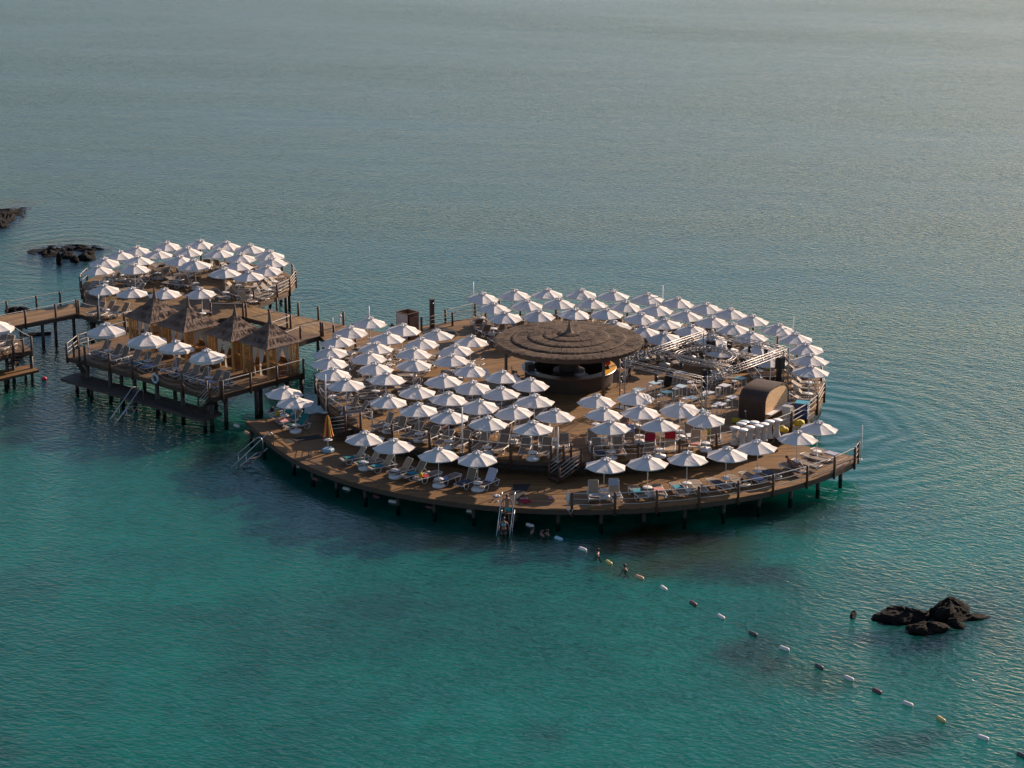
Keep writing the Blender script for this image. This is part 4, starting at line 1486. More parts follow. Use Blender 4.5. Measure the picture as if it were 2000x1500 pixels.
MH = [(TA.lerp(TB, .36).lerp(TD.lerp(TC, .36), .35), 'on the nearer cross beam, left one'), (TA.lerp(TB, .36).lerp(TD.lerp(TC, .36), .7), 'on the nearer cross beam, right one'),
      (TA.lerp(TB, .70).lerp(TD.lerp(TC, .70), .25), 'on the farther cross beam, left one'), (TA.lerp(TB, .70).lerp(TD.lerp(TC, .70), .75), 'on the farther cross beam, right one'),
      (TB.lerp(TC, .3), 'on the back beam, left one'), (TB.lerp(TC, .55), 'on the back beam, middle one'), (TB.lerp(TC, .75), 'on the back beam, right one'), (TA.lerp(TD, .42), 'on the front beam'),
      (TB.lerp(TA, .15), 'beside the back left truss corner'), ((TA + TC) / 2 + Vector((0, 2.0, -.05)), 'under the far side of the truss ring'), ((TA + TC) / 2 + Vector((1.9, -.4, -.05)), 'under the right side of the truss ring')]
for p, w_ in MH:
    moving_head(Vector(p) - Vector((0, 0, .2)), 'black moving head light hung ' + w_)
for p, lab, rz in [(TC + Vector((-.45, -.45, -.75)), 'black loudspeaker hung at the right truss corner', R(40)), (TB + Vector((.3, -.6, -.75)), 'black loudspeaker hung at the back left truss corner', R(-60))]:
    t = thing('loudspeaker', lab, 'loudspeaker', tuple(p), rz, 'loudspeakers hung from the truss')
    part(t, 'cabinet', MB().box((0, 0, 0), (.5, .45, .8)), 'black')
    part(t, 'grille', MB().box((0, -.235, 0), (.44, .02, .72)), 'rubber')
    part(t, 'bracket', MB().tube([(0, .1, .4), (0, .1, .62)], .025, 5), 'steel')
x, y, _ = at(1306, 754, UP)
t = thing('loudspeaker_column', 'tall black leaning panel among the white bar tables', 'loudspeaker', (x, y, UP), R(20))
lean = Matrix.Rotation(R(14), 3, 'Y')
part(t, 'cabinet', MB().box((0, 0, .62), (.5, .18, 1.25), mtx=lean), 'black')
part(t, 'grille', MB().box((0, -.1, .62), (.44, .02, 1.15), mtx=lean), 'rubber')
for px, py, lab in [(1532, 748, 'tall narrow black loudspeaker at the right truss column'), (1386, 778, 'tall narrow black loudspeaker at the front truss column')]:
    x, y, _ = at(px, py, UP)
    t = thing('loudspeaker_column', lab, 'loudspeaker', (x - .4, y, UP), R(30))
    part(t, 'cabinet', MB().box((0, 0, 1.0), (.25, .3, 2.0)), 'black')
    part(t, 'grille', MB().box((0, -.16, 1.0), (.2, .02, 1.9)), 'rubber')
    part(t, 'foot', MB().box((0, 0, .02), (.5, .5, .04)), 'black')


# ------------------------------------------------------------------ high tables and stools on the dance floor
def frame_legs(t, w_, h, r, m_):
    for sx in (-1, 1):
        for sy in (-1, 1):
            part(t, 'leg', MB().tube([(sx * w_ / 2, sy * w_ / 2, h), (sx * w_ / 2 * 1.06, sy * w_ / 2 * 1.06, 0)], r, 5), m_)


TAB = [(1279, 747, 'b', 'front of the leaning black panel'), (1330, 753.6, 'b', 'right of the leaning black panel'), (1302, 765, 't', 'nearest the folded canvas parasol'), (1416, 752, 'w', 'between the front truss column and the barrel'),
       (1446, 738, 't', 'farthest right under the truss, teal topped'), (1351.6, 776, 'b', 'left of the front truss column'), (1431, 775, 'w', 'touching the left of the barrel kiosk'), (1406, 788, 'w', 'nearest the barrel kiosk front'),
       (1383, 766, 'w', 'behind the front truss column'), (1372, 801.6, 'b', 'behind the parasol with the yellow sheet'), (1391, 727, 'b', 'under the right end of the front truss beam'), (1248, 759.6, 'b', 'behind the creased parasol'), (1326, 727, 'w', 'under the middle of the front truss beam')]
for px, py, k, where in TAB:
    x, y, _ = at(px, py, UP + 1.08)
    t = thing('bar_table', '%s square high table %s' % ({'b': 'pale blue', 't': 'teal', 'w': 'white'}[k], where), 'table', (x, y, UP), R(-40) + random.uniform(-.2, .2), 'square high tables on the dance floor')
    part(t, 'table_top', MB().box((0, 0, 1.06), (.68, .68, .04)), {'b': 'bluewhite', 't': 'tealtop', 'w': 'white'}[k])
    frame_legs(t, .56, 1.04, .018, 'white')
    part(t, 'footrest', MB().tube([(.29, .29, .3), (-.29, .29, .3), (-.29, -.29, .3), (.29, -.29, .3)], .012, 4, closed=True), 'white')
ST = [(1267.6, 753, 'left of the table before the leaning panel'), (1290, 744, 'behind the leaning black panel'), (1319, 759, 'beside the pale blue table right of the panel'), (1290, 771, 'left of the teal table near the canvas'), (1348, 746, 'at the middle of the dance floor'),
      (1403, 757, 'between front column and white table'), (1435, 744, 'beside the teal table at the right'), (1372, 770, 'beside the front truss column'), (1422, 782, 'beside the barrel kiosk'), (1395, 793, 'in front of the truss column by barrel'),
      (1355, 752, 'right of the middle of the floor'), (1380, 735, 'under the right end of the front beam'), (1338, 778, 'left of the front column near the parasols')]
for px, py, where in ST:
    x, y, _ = at(px, py, UP + .76)
    t = thing('bar_stool', 'white high stool ' + where, 'bar stool', (x, y, UP), random.uniform(-.8, .8), 'white high stools on the dance floor')
    part(t, 'seat', MB().box((0, 0, .75), (.34, .34, .04)), 'white')
    frame_legs(t, .28, .73, .015, 'white')
    part(t, 'footrest', MB().tube([(.15, .15, .25), (-.15, .15, .25), (-.15, -.15, .25), (.15, -.15, .25)], .01, 4, closed=True), 'white')

# cushioned daybeds in the sun behind the barrel
for px, py, lab in [(1480, 716, 'orange cushioned daybed under the truss, farther one'), (1500, 738, 'orange cushioned daybed behind the barrel kiosk, nearer one'), (1440, 722, 'orange cushioned daybed left of the other two')]:
    x, y, _ = at(px, py, UP)
    t = thing('daybed', lab, 'daybed', (x, y, UP), R(-25), 'orange cushioned daybeds')
    part(t, 'frame', MB().box((0, 0, .16), (1.5, .7, .12)), 'honeydk')
    part(t, 'cushion', MB().box((0, 0, .28), (1.46, .66, .12)), 'orange')
    for sx in (-1, 1):
        for sy in (-1, 1):
            part(t, 'leg', MB().box((sx * .68, sy * .3, .05), (.06, .06, .1)), 'honeydk')


# ------------------------------------------------------------------ barrel kiosk
def barrel():
    f, r, bk = Vector(at(1438, 817, UP)), Vector(at(1492, 823, UP)), Vector(at(1538, 796, UP))
    wv = bk - r
    W_ = wv.length
    wn = wv / W_
    ln = Vector((wn.y, -wn.x, 0))
    L = (r - f).dot(ln)
    t = thing('barrel_kiosk', 'dark brown barrel shaped kiosk with a pale slatted end', 'kiosk', tuple(r), math.atan2(ln.y, ln.x))
    # local: x along the barrel (0 at the pale end, -L at the other), y across 0..W
    prof = []
    H, sh = 2.0, 1.15
    for i in range(25):
        a = PI * i / 24
        prof.append((W_ / 2 - W_ / 2 * math.copysign(abs(math.cos(a)) ** .72, math.cos(a)), sh + (H - sh) * math.sin(a) ** .9))
    prof = [(0, .0)] + prof + [(W_, 0)]
    n = len(prof)
    inn = [(W_ / 2 + (p[0] - W_ / 2) * .965, p[1] * .965) for p in prof]
    vs = []
    for x in (-L, .06):
        vs += [(x, p[0], p[1]) for p in prof]
    for x in (-L, .06):
        vs += [(x, p[0], p[1]) for p in inn]
    fs = []
    for i in range(n - 1):
        fs.append((i, i + 1, n + i + 1, n + i))
        fs.append((2 * n + i, 3 * n + i, 3 * n + i + 1, 2 * n + i + 1))
        fs.append((n + i, n + i + 1, 3 * n + i + 1, 3 * n + i))
        fs.append((i, 2 * n + i, 2 * n + i + 1, i + 1))
    part(t, 'shell', MB().add(vs, fs), 'barrelskin')
    # slatted ends: the boards are cut to the arch
    def half(z):
        lo = [p for p in inn]
        ys = [p[0] for p in inn if p[1] >= z - 1e-6]
        return (min(ys), max(ys)) if ys else None
    for nm, x0 in (('end_wall', 0.0), ('end_wall', -L + .03)):
        b = MB()
        z = .04
        while z < H * .955:
            e = half(z + .05)
            if e:
                b.box((x0 + random.uniform(0, .012), (e[0] + e[1]) / 2, z + .05), (.03, e[1] - e[0] - .02, .093))
            z += .105
        part(t, nm, b, 'pine')
    b = MB()
    for x0, x1, z0, z1 in ((-L * .82, -L * .18, .55, .58), (-L * .82, -L * .18, 1.12, 1.15), (-L * .82, -L * .82 + .03, .55, 1.15), (-L * .18 - .03, -L * .18, .55, 1.15)):
        b.box(((x0 + x1) / 2, -.012, (z0 + z1) / 2), (x1 - x0, .03, z1 - z0))
    part(t, 'hatch_frame', b, 'beam')
    part(t, 'plug_box', MB().box((-L * .72, -.03, .5), (.12, .06, .1)), 'white')
    part(t, 'cable', MB().tube([(-L * .72, -.04, .46), (-L * .70, -.05, .2), (-L * .66, -.06, .02)], .012, 4), 'white')
    part(t, 'counter_shelf', MB().box((.22, W_ * .5, .42), (.36, W_ * .9, .05)), 'white')
    return t


barrel()
COCK = [(1435, 835, 'nearest corner at the left'), (1451, 839, 'nearest corner, second along'), (1448, 827, 'behind the nearest two'), (1454, 823.5, 'with a pale blue top'), (1464.7, 833.7, 'third along the front'),
        (1473, 824.6, 'in the back row beside the blue topped one'), (1480.8, 831.6, 'fourth along the front'), (1492, 828, 'fifth along the front'), (1503, 822.5, 'beside the kiosk shelf'), (1518, 820, 'farthest right by the grey cabinet')]
cb_me = MB().lathe([(.001, 0), (.27, 0), (.27, .04), (.19, .25), (.15, .5), (.17, .78), (.27, 1.02), (.32, 1.07)], 18).mesh('cover', 'lycra')
tp_me = {m_: MB().lathe([(.32, 1.07), (.33, 1.08), (.33, 1.11), (.001, 1.112)], 18).mesh('table_top', m_) for m_ in ('white', 'bluewhite')}
for i, (px, py, where) in enumerate(COCK):
    x, y, _ = at(px, py, UP + 1.1)
    t = thing('cocktail_table', 'white covered cocktail table, ' + where, 'table', (x, y, UP), 0, 'covered cocktail tables by the kiosk')
    ob('cover', cb_me, t)
    ob('table_top', tp_me['bluewhite' if i == 3 else 'white'], t)

x, y, _ = at(1537, 832, UP)
t = thing('electrical_cabinet', 'grey metal electrical cabinet beside the barrel kiosk', 'cabinet', (x, y, UP), R(-32))
part(t, 'body', MB().box((0, 0, .65), (.55, .4, 1.3)), 'grey')
part(t, 'lid', MB().box((0, 0, 1.33), (.62, .47, .05)), 'grey')
part(t, 'door', MB().box((-.02, -.205, .65), (.46, .02, 1.15)), 'grey')
part(t, 'handle', MB().box((.15, -.225, .7), (.03, .03, .14)), 'black')
x, y, _ = at(1566, 815, UP)
t = thing('water_tank', 'dark blue tank standing behind the railing at right', 'tank', (x, y, UP), R(-20))
part(t, 'body', MB().box((0, 0, .5), (.85, .7, 1.0)), 'navy')
part(t, 'lid', MB().box((0, 0, 1.02), (.9, .75, .05)), 'cyan')
part(t, 'strap', MB().box((0, 0, .6), (.87, .72, .05)), 'bluewhite')
for i, (px, py, sc) in enumerate([(1560, 834, 1.0), (1532, 846, .9), (1519, 843, .7)]):
    x, y, _ = at(px, py, UP)
    b = MB()
    rd = random.Random(i)
    for k in range(4):
        b.ell((rd.uniform(-.2, .2) * sc, rd.uniform(-.15, .15) * sc, .2 * sc + rd.uniform(0, .15)), (.5 * sc, .45 * sc, .42 * sc), 9, 6)
    single('rubbish_bag', b, 'yellow', ['yellow full bag by the rail behind the rear right parasol', 'yellow full bag in front of the grey cabinet', 'small yellow bag under the cocktail tables'][i], 'bag', (x, y, UP), 0, 'yellow bags')
for i, (px, py, w_, h_) in enumerate([(1399, 857, .42, .85), (1386, 858, .3, .85), (1437, 826, .55, .3)]):
    x, y, _ = at(px, py, UP)
    t = thing('display_panel', ['yellow green panel leaning by the front parasol pole, right half', 'narrow yellow green panel left of the parasol pole', 'low yellow green box at the kiosk corner'][i], 'panel', (x, y, UP), R(-15), 'yellow green panels')
    part(t, 'board', MB().box((0, 0, h_ / 2 + .03), (w_, .06, h_)), 'lime')
    part(t, 'foot', MB().box((0, 0, .015), (w_ * .8, .3, .03)), 'black')

# ------------------------------------------------------------------ shower corner
x, y, _ = at(797, 660, UP)
t = thing('shower_cabin', 'open topped shower cubicle with a grey side at the bridge end', 'shower', (x, y, UP), R(-46))
HH = 1.95
part(t, 'side_panel', MB().box((0, -.55, HH / 2), (1.15, .05, HH)), 'tile')
part(t, 'back_panel', MB().box((-.6, 0, HH / 2), (.05, 1.15, HH)), 'showerwood')
part(t, 'side_panel', MB().box((0, .55, HH / 2), (1.15, .05, HH)), 'showerwood')
d_ = part(t, 'door', MB().box((.6, .08, HH / 2 - .1), (.05, .85, HH - .3)), 'showerwood')
part(d_, 'handle', MB().box((.64, .4, 1.0), (.05, .04, .16)), 'red')
b = MB()
for s in (-1, 1):
    b.box((0, s * .55, HH + .03), (1.26, .09, .06))
    b.box((s * .6, 0, HH + .031), (.09, 1.01, .058))
part(t, 'top_rail', b, 'post')
x, y, _ = at(844, 641, UP)
t = thing('shower_post', 'thick dark square shower post behind the third arc of parasols', 'shower', (x, y, UP), R(20))
part(t, 'column', MB().box((0, 0, 1.1), (.3, .3, 2.2)), 'post')
part(t, 'cap', MB().box((0, 0, 2.22), (.34, .34, .05)), 'beam')
part(t, 'shower_head', MB().tube([(0, -.15, 2.0), (0, -.34, 2.03), (0, -.36, 1.95)], .02, 5), 'steel')
part(t, 'tap', MB().tube([(0, -.15, 1.0), (0, -.22, 1.0)], .03, 6), 'steel')
b = MB().prism([xy(822, 650, UP), xy(852, 637, UP), xy(872, 641, UP), xy(900, 648, UP), xy(884, 652, UP), xy(840, 656, UP)], UP + .004, UP + .02)
single('rubber_mat', b, 'rubber', 'black rubber mat at the foot of the shower post', 'mat')
x, y, _ = at(766, 652, UP)
t = thing('potted_shrub', 'small dark shrub in a pot beside the shower cubicle', 'plant', (x, y, UP))
b = MB()
for k in range(60):
    a, e, r_ = random.uniform(0, 6.28), random.uniform(-.4, 1.4), random.uniform(.1, .3)
    p = Vector((r_ * math.cos(a) * math.cos(e), r_ * math.sin(a) * math.cos(e), .5 + r_ * math.sin(e)))
    q = Vector((random.gauss(0, 1), random.gauss(0, 1), random.gauss(0, 1))).normalized() * .08
    s_ = q.orthogonal().normalized() * .04
    b.add([p - q, p + s_, p + q, p - s_], [(0, 1, 2, 3)])
part(t, 'foliage', b, mat('dark_leaves', (.035, .05, .03), .7, .3))
part(t, 'pot', MB().lathe([(.001, 0), (.13, 0), (.18, .3), (.001, .3)], 12), 'beam')

# thin white light poles
POLES = [(721.5, 660, 2.4, 'behind the first parasol of the outer left arc'), (924.5, 619, 2.75, 'at the left end of the rearmost parasols'), (1293, 632, 2.9, 'rising behind the rearmost parasol arc'), (1547, 695, 2.9, 'at the right back rim of the round deck'),
         (637, 806, 2.6, 'behind the closed red and yellow parasol'), (727, 842, 1.75, 'at the front left stair of the round deck'), (903, 884, 2.9, 'on the front left rim of the round deck'), (1089, 902, 2.2, 'beside the central stair gap'),
         (650, 645, .95, 'on the bridge end beside a lamp'), (194.5, 626, 2.0, 'at the front left of the small deck'), (173, 692, 1.35, 'at the left corner of the cabana deck'), (1681, 897, 2.2, 'at the right tip of the lower deck')]
for px, py, h_, where in POLES:
    z = LOW if px == 1681 else UP
    x, y, _ = at(px, py, z)
    t = thing('light_pole', 'thin white pole ' + where, 'pole', (x, y, z), 0, 'thin white poles on the decks')
    part(t, 'shaft', MB().tube([(0, 0, .02), (0, 0, h_)], .045, 8), 'pole')
    part(t, 'cap', MB().lathe([(.05, h_ - .02), (.055, h_ + .02), (.001, h_ + .04)], 8), 'pole')
    part(t, 'foot_plate', MB().box((0, 0, .01), (.22, .22, .02)), 'pole')
x, y, _ = at(664.7, 638, UP)
t = thing('bollard_lamp', 'small white mushroom lamp on the bridge end', 'lamp', (x, y, UP))
part(t, 'stem', MB().tube([(0, 0, 0), (0, 0, .8)], .035, 8), 'pole')
part(t, 'head', MB().lathe([(.001, .72), (.1, .74), (.12, .84), (.08, .92), (.001, .94)], 12), 'white')

# closed lifeguard parasol
x, y, _ = at(641, 881, LOW)
t = thing('closed_parasol', 'closed red and yellow striped parasol on a pale blue base', 'parasol', (x, y, LOW))
part(t, 'pole', MB().tube([(0, 0, .1), (0, 0, 2.35)], .028, 8), 'pole')
part(t, 'base', MB().lathe([(.001, 0), (.40, 0), (.40, .14), (.34, .2), (.05, .22), (.001, .22)], 6, smooth=False), 'bluebase')
part(t, 'table', MB().lathe([(.03, .74), (.28, .74), (.29, .76), (.28, .78), (.03, .78)], 18), 'white')
for k in range(10):
    a0, a1 = 2 * PI * k / 10, 2 * PI * (k + 1) / 10
    b = MB()
    prof = [(.05, 2.4), (.12, 2.2), (.18, 1.85), (.23, 1.5), (.29, 1.15), (.34, 1.02)]
    vs = []
    for r_, z_ in prof:
        for j in range(5):
            a = a0 + (a1 - a0) * j / 4
            q = r_ * (1 + .18 * math.sin(PI * j / 4))
            vs.append((q * math.cos(a), q * math.sin(a), z_))
    b.add(vs, [(i * 5 + j, i * 5 + j + 1, i * 5 + 6 + j, i * 5 + 5 + j) for i in range(5) for j in range(4)], True)
    part(t, 'canvas_stripe', b, 'redyellow_r' if k % 2 else 'redyellow_y', label='red stripe' if k % 2 else 'yellow stripe')

# two small dark chairs near the left stair
for i, (px, py) in enumerate([(664, 858), (680, 864), (700, 868)]):
    x, y, _ = at(px, py, LOW)
    t = thing('chair', 'dark chair beside the left stair, ' + ['left one', 'middle one', 'half hidden under the parasol'][i], 'chair', (x, y, LOW), R(-100 + 20 * i), 'dark chairs by the left stair')
    part(t, 'seat', MB().box((0, 0, .44), (.45, .45, .05)), 'beam')
    part(t, 'backrest', MB().box((-.21, 0, .7), (.04, .44, .45)), 'beam')
    for sx in (-1, 1):
        for sy in (-1, 1):
            part(t, 'leg', MB().box((sx * .2, sy * .2, .21), (.05, .05, .42)), 'beam')


# ------------------------------------------------------------------ mats, towels, clothes
def flat(name, pts, z, m, label, cat, th=.015):
    poly = [xy(px, py, z) for px, py in pts]
    return single(name, MB().prism(poly, z + .004, z + .004 + th), m, label, cat)


flat('rubber_mat', [(1003, 946), (1036, 946), (1013, 986), (987, 986)], LOW, 'rubber', 'black rubber mat leading to the bathing ladder with swimmers', 'mat')
flat('rubber_mat', [(552, 859), (622, 849), (631, 856), (560, 866)], LOW, 'rubber', 'long black rubber mat on the front left corner', 'mat')


def draped(x, y, z, yaw, angle, m, label, f0=.1, f1=1.06, wd=.64, seat=0.0, group=None):
    """A towel hung over a lounger's raised back, or over its seat."""
    ca, sa = math.cos(R(angle)), math.sin(R(angle))
    pts = []
    if seat:
        pts.append((-.26 + seat, LH + .03))
        pts.append((-.26 + seat * .5, LH + .02))
    n = 5
    for i in range(n + 1):
        f = f0 + (f1 - f0) * i / n
        pts.append((-.26 - ca * .76 * f + sa * .035, LH + sa * .76 * f + .035 * ca + .015))
    if f1 > 1:
        pts.append((-.26 - ca * .76 * f1 - .05, LH + sa * .76 * f1 - .02))
        pts.append((-.26 - ca * .76 * .75 - .09, LH + sa * .76 * .72))
    b = MB()
    k = 7
    vs = []
    for q in (0, .012):
        for (px_, pz) in pts:
            for j in range(k):
                v = (j / (k - 1) - .5) * wd
                vs.append((px_ + random.uniform(-.01, .01), v + random.uniform(-.012, .012), pz + q + random.uniform(0, .012)))
    L_ = len(pts)
    fs = []
    for i in range(L_ - 1):
        for j in range(k - 1):
            fs.append((i * k + j, i * k + j + 1, (i + 1) * k + j + 1, (i + 1) * k + j))
            o = L_ * k
            fs.append((o + i * k + j, o + (i + 1) * k + j, o + (i + 1) * k + j + 1, o + i * k + j + 1))
    b.add(vs, fs, True)
    return single('towel', b, m, label, 'towel', (x, y, z), yaw, group)


draped(*FLP[3][:2], LOW, FLP[3][2], FLP[3][3], 'tealcloth', 'teal towel over the nearest lounger of the front left corner', 0, 1.07, .7, .75)
draped(*FLP[1][:2], LOW, FLP[1][2], FLP[1][3], 'tealcloth', 'teal towel hanging over the raised lounger back behind the parasol pole', .0, 1.07, .7)
draped(*FLP[2][:2], LOW, FLP[2][2], FLP[2][3], 'tealcloth', 'folded teal towel lying on the third front left lounger', 0, .35, .5, .4)
draped(LOWPOS[5][0], LOWPOS[5][1], LOW, LOWPOS[5][2], 3, 'redcloth', 'red towel on the flat lounger left of the third parasol', -.9, -.35, .5)
draped(LOWPOS[6][0], LOWPOS[6][1], LOW, LOWPOS[6][2], 3, 'tealcloth', 'dark teal towel on the flat lounger right of third parasol', -.9, -.35, .5)
draped(LOWPOS[8][0], LOWPOS[8][1], LOW, LOWPOS[8][2], 55, 'printed', 'patterned clothes hung on the lounger nearest the bathing ladder', .0, 1.05, .6, .2)


def near_lounger(px, py, z):
    x, y, _ = at(px, py, z + .35)
    return min((q for q in LOUNGERS if abs(q[2] - z) < .2), key=lambda q: math.hypot(q[0] - x, q[1] - y))


RT = [(1247, 958, 'cyan', 'turquoise towel on the lounger under the second right parasol'), (1285, 955, 'pinkcloth', 'pink towel on the lounger right of second right parasol'), (1325, 955, 'cyan', 'bright turquoise towel on the lounger left of third right parasol'),
      (1412, 945, 'navycloth', 'dark blue towel on the lounger left of fourth right parasol'), (1530, 925, 'navycloth', 'dark blue towel on the lounger near the right railing bend')]
used = set()
for px, py, m_, lab in RT:
    q = near_lounger(px, py, LOW)
    if q[4].name in used:
        continue
    used.add(q[4].name)
    draped(q[0], q[1], LOW, q[3], 3, m_, lab, -.7, .2, .6)
q = near_lounger(1197, 960, LOW)
draped(q[0], q[1], LOW, q[3], 66, 'printed', 'blue and white patterned towel on the upright lounger by first right parasol', .5, 1.07, .6)


def towel_at(px, py, m_, lab, up=True):
    x, y, z = at(px, py, UP + .6)
    # a towel hung on a lounger back facing the viewer
    q = min((q for q in LOUNGERS if abs(q[2] - UP) < .2), key=lambda q: math.hypot(q[0] - x, q[1] - y))
    if q[4].name in used:
        return
    used.add(q[4].name)
    me = [c for c in q[4].children if c.name.startswith('backrest')][0].data
    a = next(k for k, v in LM.items() if me in v[3].values())
    draped(q[0], q[1], UP, q[3], a, m_, lab, .45, 1.07, .64)


towel_at(1262, 863, 'crimson', 'crimson towel over a lounger back at the front right rail')
towel_at(1298, 858, 'redcloth', 'bright red towel over a lounger back right of the crimson one')
towel_at(1236, 857, 'bluecloth', 'pale blue towel on a lounger of the front right group')
towel_at(1198, 852, 'pinkcloth', 'pink towel on a lounger of the front right group')
towel_at(1025, 645, 'redcloth', 'red towel behind the thatched bar')

CL = [(971, 969, 'white', 'crumpled white shirt on the deck left of the ladder', .3), (1026, 980, 'crimson', 'crimson beach towel dropped right of the rubber mat', .45), (1023, 975, 'pinkcloth', 'pink cloth dropped beside the crimson towel', .28), (1076, 973, 'pinkcloth', 'small pale cloth on the sunlit boards right of ladder', .25)]
for px, py, m_, lab, s_ in CL:
    x, y, _ = at(px, py, LOW)
    b = MB()
    nn_ = 9
    vs = [((i / (nn_ - 1) - .5) * s_ * 1.5, (j / (nn_ - 1) - .5) * s_ * 1.2 + random.uniform(-.02, .02), .012 + abs(random.gauss(0, .05)) * (1 if 0 < i < nn_ - 1 and 0 < j < nn_ - 1 else .1)) for j in range(nn_) for i in range(nn_)]
    b.add(vs, [(j * nn_ + i, j * nn_ + i + 1, (j + 1) * nn_ + i + 1, (j + 1) * nn_ + i) for j in range(nn_ - 1) for i in range(nn_ - 1)], True)
    single('clothing', b, m_, lab, 'clothes', (x, y, LOW + .004), random.uniform(0, 3))
for i, (px, py, m_) in enumerate([(958, 981, 'black'), (963, 977, 'black'), (968, 981, 'navycloth'), (972, 979, 'bluewhite')]):
    x, y, _ = at(px, py, LOW)
    t = thing('sandal', ['black sandal nearest the lower deck edge left of the ladder', 'black sandal farther from the deck edge left of ladder', 'dark blue sandal beside the black pair', 'pale blue sandal nearest the ladder rail'][i], 'sandal', (x, y, LOW + .004), R(30 + 25 * i), 'sandals left of the ladder')
    part(t, 'sole', MB().ell((0, 0, .015), (.28, .1, .03), 10, 4), m_)
    part(t, 'strap', MB().tube([(.03, -.045, .02), (.05, 0, .06), (.03, .045, .02)], .012, 4), m_)

# life ring, rescue float
x, y, _ = at(306.5, 745, UP)
t = thing('life_ring', 'white and blue life ring hanging on the cabana deck railing', 'life ring', (x - .1, y - .12, UP + .25), R(-42))
for k in range(8):
    a0, a1 = 2 * PI * k / 8, 2 * PI * (k + 1) / 8
    part(t, 'ring_segment', MB().tube([(.29 * math.cos(a0 + (a1 - a0) * j / 5), 0, .29 * math.sin(a0 + (a1 - a0) * j / 5)) for j in range(6)], .07, 7), 'buoyb' if k % 2 else 'white')
x, y, _ = at(1113, 996, LOW)
t = thing('rescue_board', 'white rescue board strapped to the first railing post by the ladder', 'rescue board', (x - .12, y - .1, LOW))
part(t, 'board', MB().ell((0, 0, .82), (.2, .1, .75), 10, 8), 'white')
part(t, 'rope_coil', MB().tube([(.11 * math.cos(i * .7), -.05, .28 + .11 * math.sin(i * .7)) for i in range(10)], .02, 5), 'rope')
part(t, 'float', MB().ell((.02, -.02, .08), (.16, .14, .16), 8, 6), 'white')
part(t, 'hanging_rope', MB().tube(sagline((.05, 0, .05), (.3, .05, .1), .3), .018, 5), 'rope')


# ------------------------------------------------------------------ buoy line
BU = [(1035, 1025, 'buoyw', 'pale'), (1091, 1051, 'buoyb', 'light blue'), (1138, 1072, 'buoyw', 'white'), (1189, 1098, 'buoyy', 'cream'), (1249, 1127, 'buoyo', 'orange and white'), (1296, 1148, 'buoyw', 'white'), (1354, 1178, 'buoyr', 'dark red'), (1408, 1204, 'buoyw', 'white'),
      (1471, 1237, 'buoyd', 'dark grey'), (1532, 1266, 'buoyw', 'white'), (1600, 1301, 'buoyd', 'dark grey'), (1658, 1324, 'buoyw', 'white'), (1713, 1349, 'buoyr', 'dark red'), (1773, 1374, 'buoyw', 'white'), (1838, 1404, 'buoyy', 'yellow'), (1920, 1440, 'buoyw', 'white'), (1996, 1474, 'buoyd', 'dark')]
BU2 = [(434, 819, 'buoyw', 'white'), (462, 831, 'buoyw', 'white'), (482, 845, 'buoyo', 'orange'), (580, 909, 'buoyw', 'white'), (617, 935, 'buoyr', 'dark red'), (677, 954, 'buoyw', 'white'), (735, 969, 'buoyr', 'dark red'), (768, 979, 'buoyw', 'white'), (841, 990, 'buoyr', 'dark red'), (920, 998, 'buoyw', 'white')]
BW = ['in the shadow right of the ladder', 'beside the pair of swimmers', 'left of the swimmer with raised shoulders', 'between two lone swimmers', 'just right of the farthest swimmer', 'second right of the farthest swimmer', 'third right of the farthest swimmer', 'fourth right of the farthest swimmer',
      'fifth right of the farthest swimmer', 'sixth right of the farthest swimmer', 'in the middle of the long rope', 'left of the lower dark red float', 'nearest below the offshore rocks', 'right of the lower dark red float', 'only one of that colour at lower right', 'second last before the right frame edge', 'last one at the right frame edge']
BW2 = ['under the swimming platform corner', 'nearer the front left corner ladder', 'touching the front left deck corner', 'under the lower deck edge below the closed parasol', 'first under the lower deck edge', 'second along the lower deck edge', 'third along the lower deck edge', 'fourth along the lower deck edge', 'fifth along the lower deck edge', 'nearest the left of the bathing ladder']
bm_ = {}


def buoy_line(lst, words_, rope_label):
    P = [Vector(at(px, py, .06)) for px, py, _, _ in lst]
    for i, (px, py, m_, cl) in enumerate(lst):
        d = (P[min(i + 1, len(P) - 1)] - P[max(i - 1, 0)])
        yaw = math.atan2(d.y, d.x)
        if m_ not in bm_:
            prof = [(.001, -.30), (.07, -.29), (.11, -.24), (.12, -.18), (.12, .18), (.11, .24), (.07, .29), (.001, .30)]
            b = MB().lathe(prof, 10)
            b.v = [(v[2], v[0], v[1]) for v in b.v]
            bm_[m_] = b.mesh('buoy', m_)
        o = ob('buoy', bm_[m_], None, tuple(P[i] - Vector((0, 0, .03))), yaw + random.uniform(-.2, .2))
        tag(o, '%s float %s' % (cl, words_[i]), 'buoy', 'floats on the swimming lines')
    b = MB()
    for i in range(len(P) - 1):
        pts = []
        for k in range(7):
            f = k / 6
            p = P[i].lerp(P[i + 1], f)
            pts.append((p.x, p.y + .15 * math.sin(PI * f) * (1 if i % 2 else -1), .02 - .045 * math.sin(PI * f)))
        b.tube(pts, .009, 4)
    single('rope_line', b, 'ropedark', rope_label, 'rope')


buoy_line(BU, BW, 'thin rope joining the floats from the ladder to lower right')
buoy_line(BU2, BW2, 'thin rope joining the floats under the lower deck edge')
x, y, _ = at(86, 739, .1)
single('float', MB().ell((0, 0, 0), (.44, .36, .3), 12, 8), 'pinkred', 'bright pink red float alone on the water at left', 'buoy', (x, y, .08))


